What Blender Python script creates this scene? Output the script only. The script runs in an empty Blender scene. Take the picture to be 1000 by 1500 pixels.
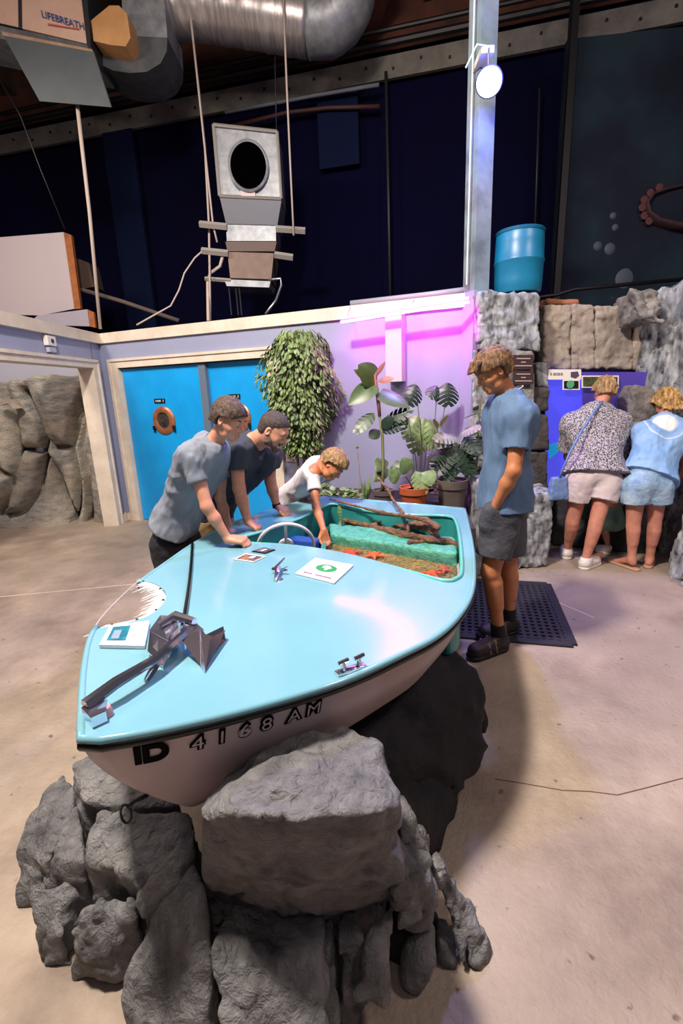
import bpy, bmesh, math, random
import numpy as np
from mathutils import Vector, Matrix
from mathutils.geometry import delaunay_2d_cdt

SC = bpy.context.scene
# ------------------------------------------------------------------ camera
CF, CHY, CROLL, CH = 700.0, 570.0, 2.3, 1.65       # focal length (px of a 1000x1500 frame), horizon row, roll, eye height
_p = math.atan((750 - CHY) / CF); _r = math.radians(CROLL)
_F = np.array([0, math.cos(_p), -math.sin(_p)]); _U0 = np.array([0, math.sin(_p), math.cos(_p)]); _R0 = np.array([1., 0, 0])
_R = _R0 * math.cos(_r) - _U0 * math.sin(_r); _U = _U0 * math.cos(_r) + _R0 * math.sin(_r)
cam_d = bpy.data.cameras.new('camera'); cam = bpy.data.objects.new('camera', cam_d); SC.collection.objects.link(cam)
cam_d.sensor_fit = 'VERTICAL'; cam_d.sensor_height = 36; cam_d.lens = CF / 1500 * 36; cam_d.clip_start = .02
cam.matrix_world = Matrix(((_R[0], _U[0], -_F[0], 0), (_R[1], _U[1], -_F[1], 0), (_R[2], _U[2], -_F[2], CH), (0, 0, 0, 1)))
SC.camera = cam
SC.view_settings.view_transform = 'Standard'; SC.view_settings.look = 'None'
SC.view_settings.exposure = 0.0; SC.view_settings.gamma = 1; SC.view_settings.use_curve_mapping = False

# ------------------------------------------------------------------ world and room lights
wd = bpy.data.worlds.new('world'); SC.world = wd; wd.use_nodes = True
wd.node_tree.nodes['Background'].inputs[0].default_value = (.62, .66, .85, 1)
wd.node_tree.nodes['Background'].inputs[1].default_value = .045

def area(name, loc, target, size, power, col, sy=None, spread=180):
    l = bpy.data.lights.new(name, 'AREA'); l.energy = power; l.color = col; l.size = size
    if sy: l.shape = 'RECTANGLE'; l.size_y = sy
    l.spread = math.radians(spread)
    o = bpy.data.objects.new(name, l); SC.collection.objects.link(o); o.location = loc
    o.rotation_euler = (Vector(target) - Vector(loc)).to_track_quat('-Z', 'Y').to_euler()
    return o
area('ceiling_key_light', (-1.25, 1.35, 5.1), (0.1, 2.2, .6), .42, 450, (1, .89, .80))
area('ceiling_fill_light', (.5, -1.2, 5.2), (0, 3.6, .8), 2.2, 24, (1, .88, .86))
area('ceiling_left_light', (-4.0, 3.6, 5.0), (-3.2, 5.4, .6), .8, 150, (1, .86, .76))
area('ceiling_right_light', (3.4, 1.2, 5.0), (2.4, 4.0, .6), .8, 105, (1, .83, .80))
area('added_roof_uplight', (-.6, .9, 5.6), (-1.0, 7.0, 6.8), 1.2, 150, (1, .84, .74))  # unseen uplight, added so that the equipment under the roof is lit

C = SC.collection
# ------------------------------------------------------------------ measuring helpers
def ray(x, y): return _F * CF + _R * (x - 500) + _U * (750 - y)
def at(x, y, Y):
    d = ray(x, y); return Vector((d * (Y / d[1])) + np.array([0, 0, CH]))
def onz(x, y, z):
    d = ray(x, y); return Vector(d * ((z - CH) / d[2]) + np.array([0, 0, CH]))
V = Vector
def n_(v):
    v = np.array(v, float); return v / np.linalg.norm(v)

# ------------------------------------------------------------------ materials
def srgb(h):
    if isinstance(h, (tuple, list)): return tuple(h)[:3]
    h = h.lstrip('#'); c = [int(h[i:i + 2], 16) / 255 for i in (0, 2, 4)]
    return tuple(x / 12.92 if x < .04045 else ((x + .055) / 1.055) ** 2.4 for x in c)
MATS = {}
def mat(name, col, rough=.6, metal=0., col2=None, scale=8., mixw=1., bump=0., bscale=None, detail=6., stretch=None, emit=None, es=1., spec=.5,
        coat=0., sss=0., trans=0., alpha=1., kind='noise', lo=.35, hi=.65, col3=None, scale3=1.5, dist=0.):
    if name in MATS: return MATS[name]
    m = bpy.data.materials.new(name); m.use_nodes = True; nt = m.node_tree; N = nt.nodes; L = nt.links
    b = N['Principled BSDF']; MATS[name] = m
    b.inputs['Base Color'].default_value = srgb(col) + (1,)
    b.inputs['Roughness'].default_value = rough; b.inputs['Metallic'].default_value = metal
    b.inputs['Specular IOR Level'].default_value = spec; b.inputs['Coat Weight'].default_value = coat
    if sss:
        b.inputs['Subsurface Weight'].default_value = sss; b.inputs['Subsurface Radius'].default_value = (.012, .005, .003); b.inputs['Subsurface Scale'].default_value = 1
    if trans: b.inputs['Transmission Weight'].default_value = trans
    if alpha < 1: b.inputs['Alpha'].default_value = alpha
    if emit is not None:
        b.inputs['Emission Color'].default_value = srgb(emit) + (1,); b.inputs['Emission Strength'].default_value = es
    if col2 is not None or bump:
        tc = N.new('ShaderNodeTexCoord'); mp = N.new('ShaderNodeMapping'); L.new(tc.outputs['Object'], mp.inputs[0])
        if stretch: mp.inputs['Scale'].default_value = stretch
        def tex(sc, k=kind, d=detail):
            if k == 'voronoi':
                t = N.new('ShaderNodeTexVoronoi'); t.inputs['Scale'].default_value = sc; L.new(mp.outputs[0], t.inputs['Vector']); return t.outputs['Distance'], t
            t = N.new('ShaderNodeTexNoise'); t.inputs['Scale'].default_value = sc; t.inputs['Detail'].default_value = d; t.inputs['Roughness'].default_value = .6
            t.inputs['Distortion'].default_value = dist
            L.new(mp.outputs[0], t.inputs['Vector']); return t.outputs['Fac'], t
        if col2 is not None:
            f, _ = tex(scale); r = N.new('ShaderNodeValToRGB'); L.new(f, r.inputs[0])
            r.color_ramp.elements[0].position = lo; r.color_ramp.elements[1].position = hi
            r.color_ramp.elements[0].color = srgb(col2) + (1,); r.color_ramp.elements[1].color = srgb(col) + (1,)
            out = r.outputs[0]
            if col3 is not None:
                f3, _ = tex(scale3, 'noise', 3); r3 = N.new('ShaderNodeValToRGB'); L.new(f3, r3.inputs[0])
                r3.color_ramp.elements[0].position = .42; r3.color_ramp.elements[1].position = .62
                mx = N.new('ShaderNodeMixRGB'); L.new(r3.outputs[0], mx.inputs[0]); L.new(out, mx.inputs[1]); mx.inputs[2].default_value = srgb(col3) + (1,)
                ml = N.new('ShaderNodeMath'); ml.operation = 'MULTIPLY'; ml.inputs[1].default_value = .6
                L.new(r3.outputs[0], ml.inputs[0]); L.new(ml.outputs[0], mx.inputs[0]); out = mx.outputs[0]
            L.new(out, b.inputs['Base Color'])
        if bump:
            f, _ = tex(bscale or scale * 2, 'noise', 10); bp = N.new('ShaderNodeBump'); bp.inputs['Strength'].default_value = min(1, bump); bp.inputs['Distance'].default_value = .02 if bump < 1 else .02 * bump
            L.new(f, bp.inputs['Height']); L.new(bp.outputs[0], b.inputs['Normal'])
    return m

# ------------------------------------------------------------------ object helpers
def link(name, me, m=None, parent=None, smooth=False, loc=None):
    o = bpy.data.objects.new(name, me); C.objects.link(o)
    if m is not None and hasattr(me, 'materials') and not me.materials: me.materials.append(m)
    if parent is not None: o.parent = parent
    if loc is not None: o.location = loc
    if smooth and me.polygons: me.polygons.foreach_set('use_smooth', np.ones(len(me.polygons), bool))
    return o
def tag(o, label=None, cat=None, group=None, kind=None):
    if label: o['label'] = label
    if cat: o['category'] = cat
    if group: o['group'] = group
    if kind: o['kind'] = kind
    return o
def empty(name, loc, label=None, cat=None, group=None):
    o = bpy.data.objects.new(name, None); C.objects.link(o); o.location = loc; o.empty_display_size = .1
    tag(o, label, cat, group); return o
class MB:
    """collects shapes in world coordinates and links them as ONE mesh object"""
    def __init__(s): s.v = []; s.f = []
    def add(s, v, f):
        k = len(s.v); s.v += [tuple(p) for p in v]; s.f += [tuple(i + k for i in q) for q in f]; return s
    def box(s, c, sz, R=None, bev=0.):
        c = V(c); h = [x / 2 for x in sz]; b = min(bev, min(h) * .9); R = R or Matrix.Identity(3)
        if b <= 0:
            pts = [V((x * h[0], y * h[1], z * h[2])) for z in (-1, 1) for y in (-1, 1) for x in (-1, 1)]
            return s.add([c + R @ p for p in pts], [(0, 2, 3, 1), (4, 5, 7, 6), (0, 1, 5, 4), (2, 6, 7, 3), (0, 4, 6, 2), (1, 3, 7, 5)])
        bm = bmesh.new(); bmesh.ops.create_cube(bm, size=1)
        for v in bm.verts: v.co = V((v.co.x * sz[0], v.co.y * sz[1], v.co.z * sz[2]))
        bmesh.ops.bevel(bm, geom=bm.edges[:], offset=b, segments=2, affect='EDGES', profile=.6)
        bm.verts.index_update(); s.add([c + R @ v.co for v in bm.verts], [[v.index for v in f.verts] for f in bm.faces]); bm.free(); return s
    def tube(s, pts, r, n=10, cap=True, closed=False, flat=None):
        pts = [V(p) for p in pts]; m = len(pts); rs = r if isinstance(r, (list, tuple)) else [r] * m
        out = []; prev = None
        for i, p in enumerate(pts):
            if closed: t = pts[(i + 1) % m] - pts[i - 1]
            else: t = pts[min(i + 1, m - 1)] - pts[max(i - 1, 0)]
            t.normalize()
            if prev is None:
                a = V((0, 0, 1)) if abs(t.z) < .9 else V((1, 0, 0)); x = t.cross(a).normalized()
            else: x = (prev - t * prev.dot(t)).normalized()
            prev = x; y = t.cross(x)
            for k in range(n):
                a = 2 * math.pi * k / n; out.append(p + x * math.cos(a) * rs[i] + y * math.sin(a) * rs[i] * (flat or 1))
        f = [(i * n + k, i * n + (k + 1) % n, (i + 1) * n + (k + 1) % n, (i + 1) * n + k) for i in range(m - 1) for k in range(n)]
        if closed: f += [((m - 1) * n + k, (m - 1) * n + (k + 1) % n, (k + 1) % n, k) for k in range(n)]
        elif cap: f += [tuple(range(n))[::-1], tuple((m - 1) * n + k for k in range(n))]
        return s.add(out, f)
    def lathe(s, c, prof, n=32, R=None):
        c = V(c); R = R or Matrix.Identity(3); out = []
        for r, z in prof:
            for k in range(n):
                a = 2 * math.pi * k / n; out.append(c + R @ V((r * math.cos(a), r * math.sin(a), z)))
        m = len(prof); f = [(i * n + k, i * n + (k + 1) % n, (i + 1) * n + (k + 1) % n, (i + 1) * n + k) for i in range(m - 1) for k in range(n)]
        f += [tuple(range(n))[::-1], tuple((m - 1) * n + k for k in range(n))]
        return s.add(out, f)
    def prism(s, poly, d):
        """closed polygon of 3D points extruded by vector d"""
        m = len(poly); d = V(d); p = [V(q) for q in poly]
        return s.add(p + [q + d for q in p], [tuple(range(m)), tuple(range(2 * m - 1, m - 1, -1))] + [((i + 1) % m, i, i + m, (i + 1) % m + m) for i in range(m)])
    def build(s, name, m=None, parent=None, smooth=False, fix=True, origin=None):
        me = bpy.data.meshes.new(name)
        pv = wloc(parent)
        me.from_pydata(s.v, [], s.f); me.update()
        if fix:
            bm = bmesh.new(); bm.from_mesh(me); bmesh.ops.recalc_face_normals(bm, faces=bm.faces); bm.to_mesh(me); bm.free()
        if parent is not None: me.transform(Matrix.Translation(-pv)); loc = None
        else:
            o0 = V(origin) if origin is not None else V([(min(v[i] for v in s.v) + max(v[i] for v in s.v)) / 2 for i in (0, 1)] + [min(v[2] for v in s.v)])
            me.transform(Matrix.Translation(-o0)); loc = o0
        o = link(name, me, m, parent, smooth, loc)
        if smooth == 'auto': autosm(o)
        return o
def wloc(o):
    p = V((0, 0, 0))
    while o is not None: p += o.location; o = o.parent
    return p
def autosm(o, ang=40):
    me = o.data; bm = bmesh.new(); bm.from_mesh(me)
    for f in bm.faces: f.smooth = True
    for e in bm.edges:
        if len(e.link_faces) == 2 and e.calc_face_angle(0) > math.radians(ang): e.smooth = False
    bm.to_mesh(me); bm.free()
def frame(x, y=None, z=None):
    """rotation matrix from x axis and z hint"""
    x = V(x).normalized(); z = V(z or (0, 0, 1)); y = z.cross(x).normalized(); z = x.cross(y)
    return Matrix((x, y, z)).transposed()
def text(s, name, m, parent, R, loc, size, depth=.001, offset=0., align='CENTER', shear=0.):
    cu = bpy.data.curves.new(name, 'FONT'); cu.body = s; cu.size = size; cu.extrude = depth; cu.offset = offset; cu.align_x = align; cu.align_y = 'CENTER'; cu.shear = shear
    t = bpy.data.objects.new('tmp', cu); C.objects.link(t); dg = bpy.context.evaluated_depsgraph_get(); dg.update()
    me = bpy.data.meshes.new_from_object(t.evaluated_get(dg)); bpy.data.objects.remove(t)
    me.name = name; me.materials.clear(); me.transform(Matrix.Translation(V(loc)) @ R.to_4x4())
    if parent is not None: me.transform(Matrix.Translation(-wloc(parent)))
    return link(name, me, m, parent)
def join_text(parts):
    """merge several letter meshes of one marking into the first"""
    a = parts[0]; bm = bmesh.new()
    for o in parts:
        bm.from_mesh(o.data)
    bm.to_mesh(a.data); bm.free()
    for o in parts[1:]: bpy.data.objects.remove(o)
    return a

# ------------------------------------------------------------------ implicit surfaces (smooth bodies, cloth and rocks)
f4 = np.float32
_rng = np.random.RandomState(7); _H = _rng.rand(4096).astype(f4) * 2 - 1
def vnoise(P, fr=1.):
    Q = P * f4(fr); i = np.floor(Q).astype(np.int32); u = (Q - i).astype(f4); u = u * u * (3 - 2 * u)
    def h(dx, dy, dz): return _H[((i[:, 0] + dx) * 73856093 ^ (i[:, 1] + dy) * 19349663 ^ (i[:, 2] + dz) * 83492791) & 4095]
    x, y, z = u[:, 0], u[:, 1], u[:, 2]
    a = h(0, 0, 0) * (1 - x) + h(1, 0, 0) * x; b = h(0, 1, 0) * (1 - x) + h(1, 1, 0) * x
    c = h(0, 0, 1) * (1 - x) + h(1, 0, 1) * x; d = h(0, 1, 1) * (1 - x) + h(1, 1, 1) * x
    return (a * (1 - y) + b * y) * (1 - z) + (c * (1 - y) + d * y) * z
def fbm(P, fr, o=4):
    s = 0; a = 1.
    for k in range(o): s = s + a * vnoise(P + f4(k * 7.3), fr); fr *= 2.1; a *= .5
    return s
def rc(P, a, b, r1, r2):
    a = np.asarray(a, f4); b = np.asarray(b, f4); ba = b - a; L = float(ba @ ba) + 1e-9
    pa = P - a; h = np.clip(pa @ ba / L, 0, 1); q = pa - h[:, None] * ba
    return np.sqrt((q * q).sum(1)) - (r1 + (r2 - r1) * h)
def ell(P, c, ax, rad):
    q = (P - np.asarray(c, f4)) @ np.asarray(ax, f4).T; rad = np.asarray(rad, f4)
    k0 = np.sqrt(((q / rad) ** 2).sum(1)); k1 = np.sqrt(((q / rad ** 2) ** 2).sum(1)) + 1e-6
    return k0 * (k0 - 1) / k1
def smin(a, b, k):
    if k <= 0: return np.minimum(a, b)
    h = np.maximum(k - np.abs(a - b), 0) / k; return np.minimum(a, b) - h * h * k * .25
def smax(a, b, k): return -smin(-a, -b, k)
def plane(P, p, n):
    n = np.asarray(n, f4); n = n / np.linalg.norm(n); return (P - np.asarray(p, f4)) @ n
class S:
    """list of primitives blended in order"""
    def __init__(s): s.L = []
    def c(s, a, b, r1, r2=None, k=.02, m='+'): s.L.append(('c', np.array(a, float), np.array(b, float), r1, r1 if r2 is None else r2, k, m)); return s
    def e(s, c, ax, rad, k=.02, m='+'): s.L.append(('e', np.array(c, float), np.array(ax, float), rad, 0, k, m)); return s
    def ev(s, P, grow=0.):
        d = None
        for t, a, b, r1, r2, k, m in s.L:
            x = (rc(P, a, b, r1, r2) if t == 'c' else ell(P, a, b, r1)) - grow
            if d is None: d = x
            elif m == '+': d = smin(d, x, k)
            else: d = smax(d, -x, k)
        return d
    def bb(s, pad=.03):
        lo = np.full(3, 1e9); hi = -lo
        for t, a, b, r1, r2, k, m in s.L:
            if m != '+': continue
            if t == 'c': pts = [(a, r1), (b, r2)]
            else: pts = [(a, max(r1))]
            for p, r in pts: lo = np.minimum(lo, p - r); hi = np.maximum(hi, p + r)
        return lo - pad, hi + pad
def sdf_mesh(name, fn, lo, hi, h, m=None, parent=None, slack=1.3, loc=None):
    lo = np.array(lo, float); hi = np.array(hi, float); B = 4
    nb = np.ceil((hi - lo) / (h * B)).astype(int) + 1; n = nb * B
    g = [lo[i] + (np.arange(nb[i]) + .5) * h * B for i in range(3)]
    X = np.stack(np.meshgrid(*g, indexing='ij'), -1).reshape(-1, 3).astype(f4)
    d = fn(X).reshape(nb); act = np.abs(d) < h * B * .87 * slack + .004
    cm = np.repeat(np.repeat(np.repeat(act, B, 0), B, 1), B, 2)              # active cells
    vm = np.zeros(n + 1, bool)
    for dx in (0, 1):
        for dy in (0, 1):
            for dz in (0, 1): vm[dx:dx + n[0], dy:dy + n[1], dz:dz + n[2]] |= cm
    idx = np.argwhere(vm); val = np.ones(n + 1, f4)
    P = (lo + idx * h).astype(f4); out = np.empty(len(P), f4)
    for k in range(0, len(P), 400000): out[k:k + 400000] = fn(P[k:k + 400000])
    out[out == 0] = 1e-7; val[vm] = out
    sg = val < 0
    c = np.zeros(n, np.int8)
    for dx in (0, 1):
        for dy in (0, 1):
            for dz in (0, 1): c += sg[dx:dx + n[0], dy:dy + n[1], dz:dz + n[2]]
    cell = cm & (c > 0) & (c < 8); ci = np.argwhere(cell); vid = np.full(n, -1, np.int32); vid[cell] = np.arange(len(ci))
    acc = np.zeros((len(ci), 3)); cnt = np.zeros(len(ci))
    K = [(x, y, z) for x in (0, 1) for y in (0, 1) for z in (0, 1)]
    vals = {k: val[ci[:, 0] + k[0], ci[:, 1] + k[1], ci[:, 2] + k[2]] for k in K}
    for a in K:
        for ax in range(3):
            if a[ax]: continue
            b = tuple(a[i] + (1 if i == ax else 0) for i in range(3)); va, vb = vals[a], vals[b]; s_ = (va < 0) != (vb < 0)
            t = np.where(s_, va / np.where(s_, va - vb, 1), 0); p = np.zeros((len(ci), 3)) + np.array(a); p[:, ax] += t
            acc += p * s_[:, None]; cnt += s_
    verts = lo + (ci + acc / cnt[:, None]) * h
    F = []
    for ax in range(3):
        u, w = [(1, 2), (2, 0), (0, 1)][ax]
        sl0 = [slice(None)] * 3; sl1 = [slice(None)] * 3; sl0[ax] = slice(0, n[ax]); sl1[ax] = slice(1, n[ax] + 1)
        for q in (u, w): sl0[q] = slice(1, n[q]); sl1[q] = slice(1, n[q])
        a, b = sg[tuple(sl0)], sg[tuple(sl1)]; e = np.argwhere(a != b)
        if not len(e): continue
        fl = a[e[:, 0], e[:, 1], e[:, 2]]; base = e.copy(); base[:, u] += 1; base[:, w] += 1
        def cid(du, dw):
            q = base.copy(); q[:, u] += du; q[:, w] += dw; return vid[q[:, 0], q[:, 1], q[:, 2]]
        quad = np.stack([cid(-1, -1), cid(0, -1), cid(0, 0), cid(-1, 0)], 1)
        quad[~fl] = quad[~fl][:, ::-1]; quad = quad[(quad >= 0).all(1)]; F.append(quad)
    F = np.concatenate(F)
    o0 = np.array(loc if loc is not None else ((verts[:, 0].min() + verts[:, 0].max()) / 2, (verts[:, 1].min() + verts[:, 1].max()) / 2, verts[:, 2].min()), float)
    if parent is not None: o0 = np.array(wloc(parent))
    me = bpy.data.meshes.new(name); me.vertices.add(len(verts)); me.vertices.foreach_set('co', (verts - o0).astype(f4).ravel())
    me.loops.add(F.size); me.loops.foreach_set('vertex_index', F.ravel().astype(np.int32))
    me.polygons.add(len(F)); me.polygons.foreach_set('loop_start', np.arange(0, F.size, 4, dtype=np.int32))
    me.update(calc_edges=True); me.validate()
    o = link(name, me, m, parent, True, None if parent is not None else V(o0))
    return o
# ================================================================== SETTING
A0 = V((-3.04, 6.52, 0)); U2 = V((.919, -.394, 0)).normalized(); N2 = V((U2.y, -U2.x, 0))    # N2 points into the room
M2 = Matrix((U2, -N2, V((0, 0, 1)))).transposed()                                             # columns: along wall, into wall, up
def W(s, d, z): return A0 + U2 * s + N2 * d + V((0, 0, z))
m_floor = mat('concrete', '#b09e8c', .5, col2='#7c6d60', scale=2.6, bump=.5, bscale=40, lo=.3, hi=.7, col3='#9c8e80', scale3=.7, spec=.35)
# fine dark specks and stains of the concrete
def speckle(m, sc=20, th=.27, col='#6a5a4e'):
    nt = m.node_tree; N = nt.nodes; L = nt.links; b = N['Principled BSDF']; src = b.inputs['Base Color'].links[0].from_socket
    tc = N.new('ShaderNodeTexCoord'); t = N.new('ShaderNodeTexNoise'); t.inputs['Scale'].default_value = sc; t.inputs['Detail'].default_value = 5
    L.new(tc.outputs['Object'], t.inputs['Vector']); r = N.new('ShaderNodeValToRGB'); L.new(t.outputs['Fac'], r.inputs[0])
    r.color_ramp.elements[0].position = th; r.color_ramp.elements[0].color = (1, 1, 1, 1); r.color_ramp.elements[1].position = th + .06; r.color_ramp.elements[1].color = (0, 0, 0, 1)
    mx = N.new('ShaderNodeMixRGB'); L.new(r.outputs[0], mx.inputs[0]); L.new(src, mx.inputs[1]); mx.inputs[2].default_value = srgb(col) + (1,); L.new(mx.outputs[0], b.inputs['Base Color'])
speckle(m_floor)
fl = MB().box((0, 4, -.05), (22, 22, .1)).build('floor', m_floor); tag(fl, kind='structure')
b = MB()
for P, Q in ((onz(-40, 878, .001), onz(235, 852, .001)), (onz(770, 862, .001), onz(870, 905, .001))):
    P.z = Q.z = 0; b.box((P + Q) / 2 + V((0, 0, .0005)), ((Q - P).length, .012, .003), frame(Q - P))
tag(b.build('trim_1', mat('joint', '#c9b49c', .8)), kind='structure')
# crack lines on the right side of the floor
b = MB(); pts = [onz(x, y, .001) for x, y in ((722, 1140), (770, 1147), (820, 1155), (862, 1160), (905, 1166), (945, 1152), (1000, 1140), (1060, 1128))]
b.tube([p + V((random.uniform(-.01, .01), random.uniform(-.01, .01), 0)) for p in pts], .0022, 5); tag(b.build('trim_2', mat('crack', '#6b5a4c', .9)), kind='structure')

m_lav = mat('wall_paint', '#969cb8', .55, col2='#8e94b0', scale=1.2, bump=.05, bscale=60)
m_cream = mat('trim_paint', '#ddd2c2', .5, col2='#cdbfae', scale=5)
m_white = mat('white_paint', '#e4ded6', .5)
def wseg(b, s0, s1, z0, z1, d0=-.12, d1=0.): b.box(W((s0 + s1) / 2, (d0 + d1) / 2, (z0 + z1) / 2), (s1 - s0, d1 - d0, z1 - z0), M2)
b = MB(); wseg(b, 0, .24, 0, 2.33); wseg(b, 2.53, 4.66, 0, 2.33); wseg(b, .24, 2.53, 2.04, 2.33)
tag(b.build('wall_back', m_lav), kind='structure')
b = MB(); b.box((-3.09, 6.42, 1.165), (.12, .26, 2.33)); b.box((-3.09, 4.5, 2.2), (.12, 3.6, .26)); b.box((-3.09, 2.3, 1.165), (.12, .9, 2.33))
tag(b.build('wall_left', m_lav), kind='structure')
b = MB(); wseg(b, -.05, 4.68, 2.33, 2.45, -.16, .03); tag(b.build('trim_3', m_cream), kind='structure')
b = MB(); b.box((-3.08, 4.2, 2.39), (.2, 4.64, .12)); tag(b.build('trim_4', m_cream), kind='structure')
# door casing, mullion
b = MB()
for s0, s1, z0, z1 in ((.14, .29, 0, 2.13), (2.49, 2.62, 0, 2.13), (.29, 2.49, 2.02, 2.13)):
    wseg(b, s0, s1, z0, z1, -.1, .02); wseg(b, s0 + (.0 if s0 < 2 else .09), s0 + (.04 if s0 < 2 else .13), z0, z1, .02, .035) if z0 == 0 else wseg(b, .14, 2.62, 2.1, 2.13, .02, .036)
tag(b.build('trim_5', m_cream), kind='structure')
# opening in the left wall: casing
b = MB()
for y0, y1, z0, z1 in ((6.16, 6.29, 0, 2.12), (2.62, 2.75, 0, 2.12), (2.75, 6.16, 2.02, 2.12)):
    b.box((-3.07, (y0 + y1) / 2, (z0 + z1) / 2), (.2, y1 - y0, z1 - z0)); 
b.box((-2.965, 4.45, 2.1), (.02, 3.66, .03)); b.box((-2.965, 6.27, 1.05), (.02, .03, 2.1))
tag(b.build('trim_6', m_cream), kind='structure')
b = MB(); b.box((-2.99, 6.45, .05), (.03, .3, .1)); wseg(b, .0, .14, 0, .1, 0, .02); tag(b.build('baseboard_left', m_cream), kind='structure')
# lavender wall of the passage behind the opening
tag(MB().box((-4.8, 6.95, 1.2), (3.6, .08, 2.4)).build('wall_passage', mat('passage_paint', '#a8a8b6', .6)), kind='structure')

# rest of the hall behind the camera, lit and mirrored in the chrome
tag(MB().box((0, -4.5, 3), (16, .1, 6.4)).build('wall_front', mat('hall_paint', '#6a6678', .7)), kind='structure')
tag(MB().box((-8, 1, 3), (.1, 11, 6.4)).build('wall_west', mat('hall_paint', '#6a6678', .7)), kind='structure')
# doors
m_blue = mat('door_blue', '#10a0ea', .38, col2='#0d94de', scale=3)
m_copper = mat('porthole_copper', '#b57858', .38, .5, col2='#96603f', scale=20)
m_black = mat('black', '#0c0c0f', .5); m_dark = mat('dark_metal', '#2b2c31', .5, .3); m_steel = mat('steel', '#9a9da3', .35, .85)
m_glass = mat('porthole_glass', '#1c1a18', .08, 0, col2='#4a443c', scale=14, spec=.8)
def door(nm, s0, s1, d, sp, zp, sign_s, lab):
    dl = MB(); wseg(dl, s0, s1, .01, 2.015, d - .045, d); o = dl.build(nm, m_blue); tag(o, kind='structure')
    R = Matrix((U2, V((0, 0, 1)), N2)).transposed()
    ring = MB().lathe(W(sp, d, zp), [(.098, .0), (.098, .012), (.105, .03), (.13, .035), (.16, .026), (.178, .012), (.178, 0)], 40, R).build('porthole_ring', m_copper, o, 'auto')
    MB().lathe(W(sp, d, zp), [(.099, 0), (.099, .008), (.0, .009)], 32, R).build('porthole_glass', m_glass, o)
    bb = MB()
    for sx in (-1, 1): bb.box(W(sp + sx * .16, d + .02, zp - .09), (.022, .04, .05), M2); bb.box(W(sp + sx * .163, d + .012, zp - .125), (.014, .02, .05), M2)
    bb.build('porthole_dog', m_black, o)
    pl = MB().box(W(sign_s, d + .005, zp + .2435), (.17, .008, .055), M2).build('door_plate', m_black, o)
    q = MB().box(W(sign_s - .02, d + .0105, zp + .2438), (.085, .002, .022), M2); q.box(W(sign_s - .05, d + .0105, zp + .242), (.03, .002, .02), M2); q.box(W(sign_s + .06, d + .0105, zp + .2435), (.012, .002, .03), M2)
    q.build('plate_marking', mat('grey_mark', '#a8b0b4', .6), pl)
    return o
door('door_1', .3, 1.52, -.04, .89, 1.35, .86, '')
door('door_2', 1.62, 2.49, -.075, 1.99, 1.37, 1.96, '')
b = MB(); wseg(b, 1.52, 1.62, 0, 2.03, -.1, -.02); tag(b.build('trim_7', mat('mullion', '#5f6f80', .5)), kind='structure')
b = MB(); wseg(b, .29, 2.49, 2.005, 2.03, -.11, -.005); tag(b.build('door_top_shade', m_dark), kind='structure')  # dark strip put in for the shadow along the door tops

# post
Rp = Matrix.Rotation(math.radians(-157.5 + 90), 3, 'Z')
m_post = mat('post_paint', '#8f979f', .55, col2='#5f6a70', scale=4, col3='#6f8f98', scale3=2)
po = MB().box((1.29, 4.66, 4.7), (.16, .16, 4.5), Rp).build('support_post', m_post); tag(po, 'tall square grey support post rising past the corner of the lavender wall to the roof', 'post')
MB().box((1.29, 4.66, 1.225), (.166, .166, 2.45), Rp).build('painted_base', m_lav, po)
MB().tube([(1.185, 4.58, 2.5), (1.19, 4.575, 4.2), (1.2, 4.57, 6.8)], .006, 6).build('cable', m_white, po)

# far dark wall, mural wall, roof
m_navy = mat('navy_wall', '#050526', .95, spec=.1, col2='#04041c', scale=.6, bump=.1, bscale=8)
P1, P2 = V((-8, 10.3, 0)), V((7, 6.5, 0)); Rf = frame(P2 - P1)
tag(MB().box((P1 + P2) / 2 + V((0, .1, 3.1)), ((P2 - P1).length, .15, 6.2), Rf).build('wall_far', m_navy), kind='structure')
dF = (P2 - P1).normalized()
def farpt(x, y, off=.1):
    d = V(ray(x, y)); o = V((0, 0, CH)); nn = V((dF.y, -dF.x, 0)); t = ((P1 + nn * off - o).dot(nn)) / d.dot(nn); return o + d * t
# painted blue pilasters of the far wall
b = MB()
for x0, x1, zc_, zh_ in ((160, 203, 2.9, 5.8), (470, 527, 5.3, .95)):
    a, c = farpt(x0, 260), farpt(x1, 260); b.box(((a.x + c.x) / 2, (a.y + c.y) / 2, zc_), ((c - a).length, .08, zh_), Rf)
tag(b.build('trim_9', mat('pilaster_blue', '#081230', .9, spec=.15)), kind='structure')
# perforated steel ledger along the top of the far wall
a, c = farpt(-60, 221), farpt(1060, -8); zt = (farpt(380, 135).z)
L0 = P1 + dF * -.5; b = MB(); cc = (P1 + P2) / 2 + V((0, -.1, 5.93))
b.box(cc, ((P2 - P1).length, .06, .27), Rf); tag(b.build('trim_10', mat('ledger_steel', '#77736c', .6, .2, col2='#55524e', scale=3)), kind='structure')
b = MB()
for i in range(40): b.box(P1 + dF * (.5 + i * .38) + V((0, -.14, 5.93 + .03 * (-1) ** i)), (.03, .02, .03), Rf)
b.tube([P1 + V((0, -.2, 6.17)), P2 + V((0, -.2, 6.17))], .045, 8); b.tube([P1 + V((0, -.28, 6.27)), P2 + V((0, -.28, 6.27))], .03, 8)
tag(b.build('trim_11', m_black), kind='structure')
tag(MB().box((0, 6.3, 7.15), (20, 9, .1)).build('ceiling', mat('roof_deck', '#6a5444', .9, col2='#443226', scale=2, bump=.3, bscale=6)), kind='structure')
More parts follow.
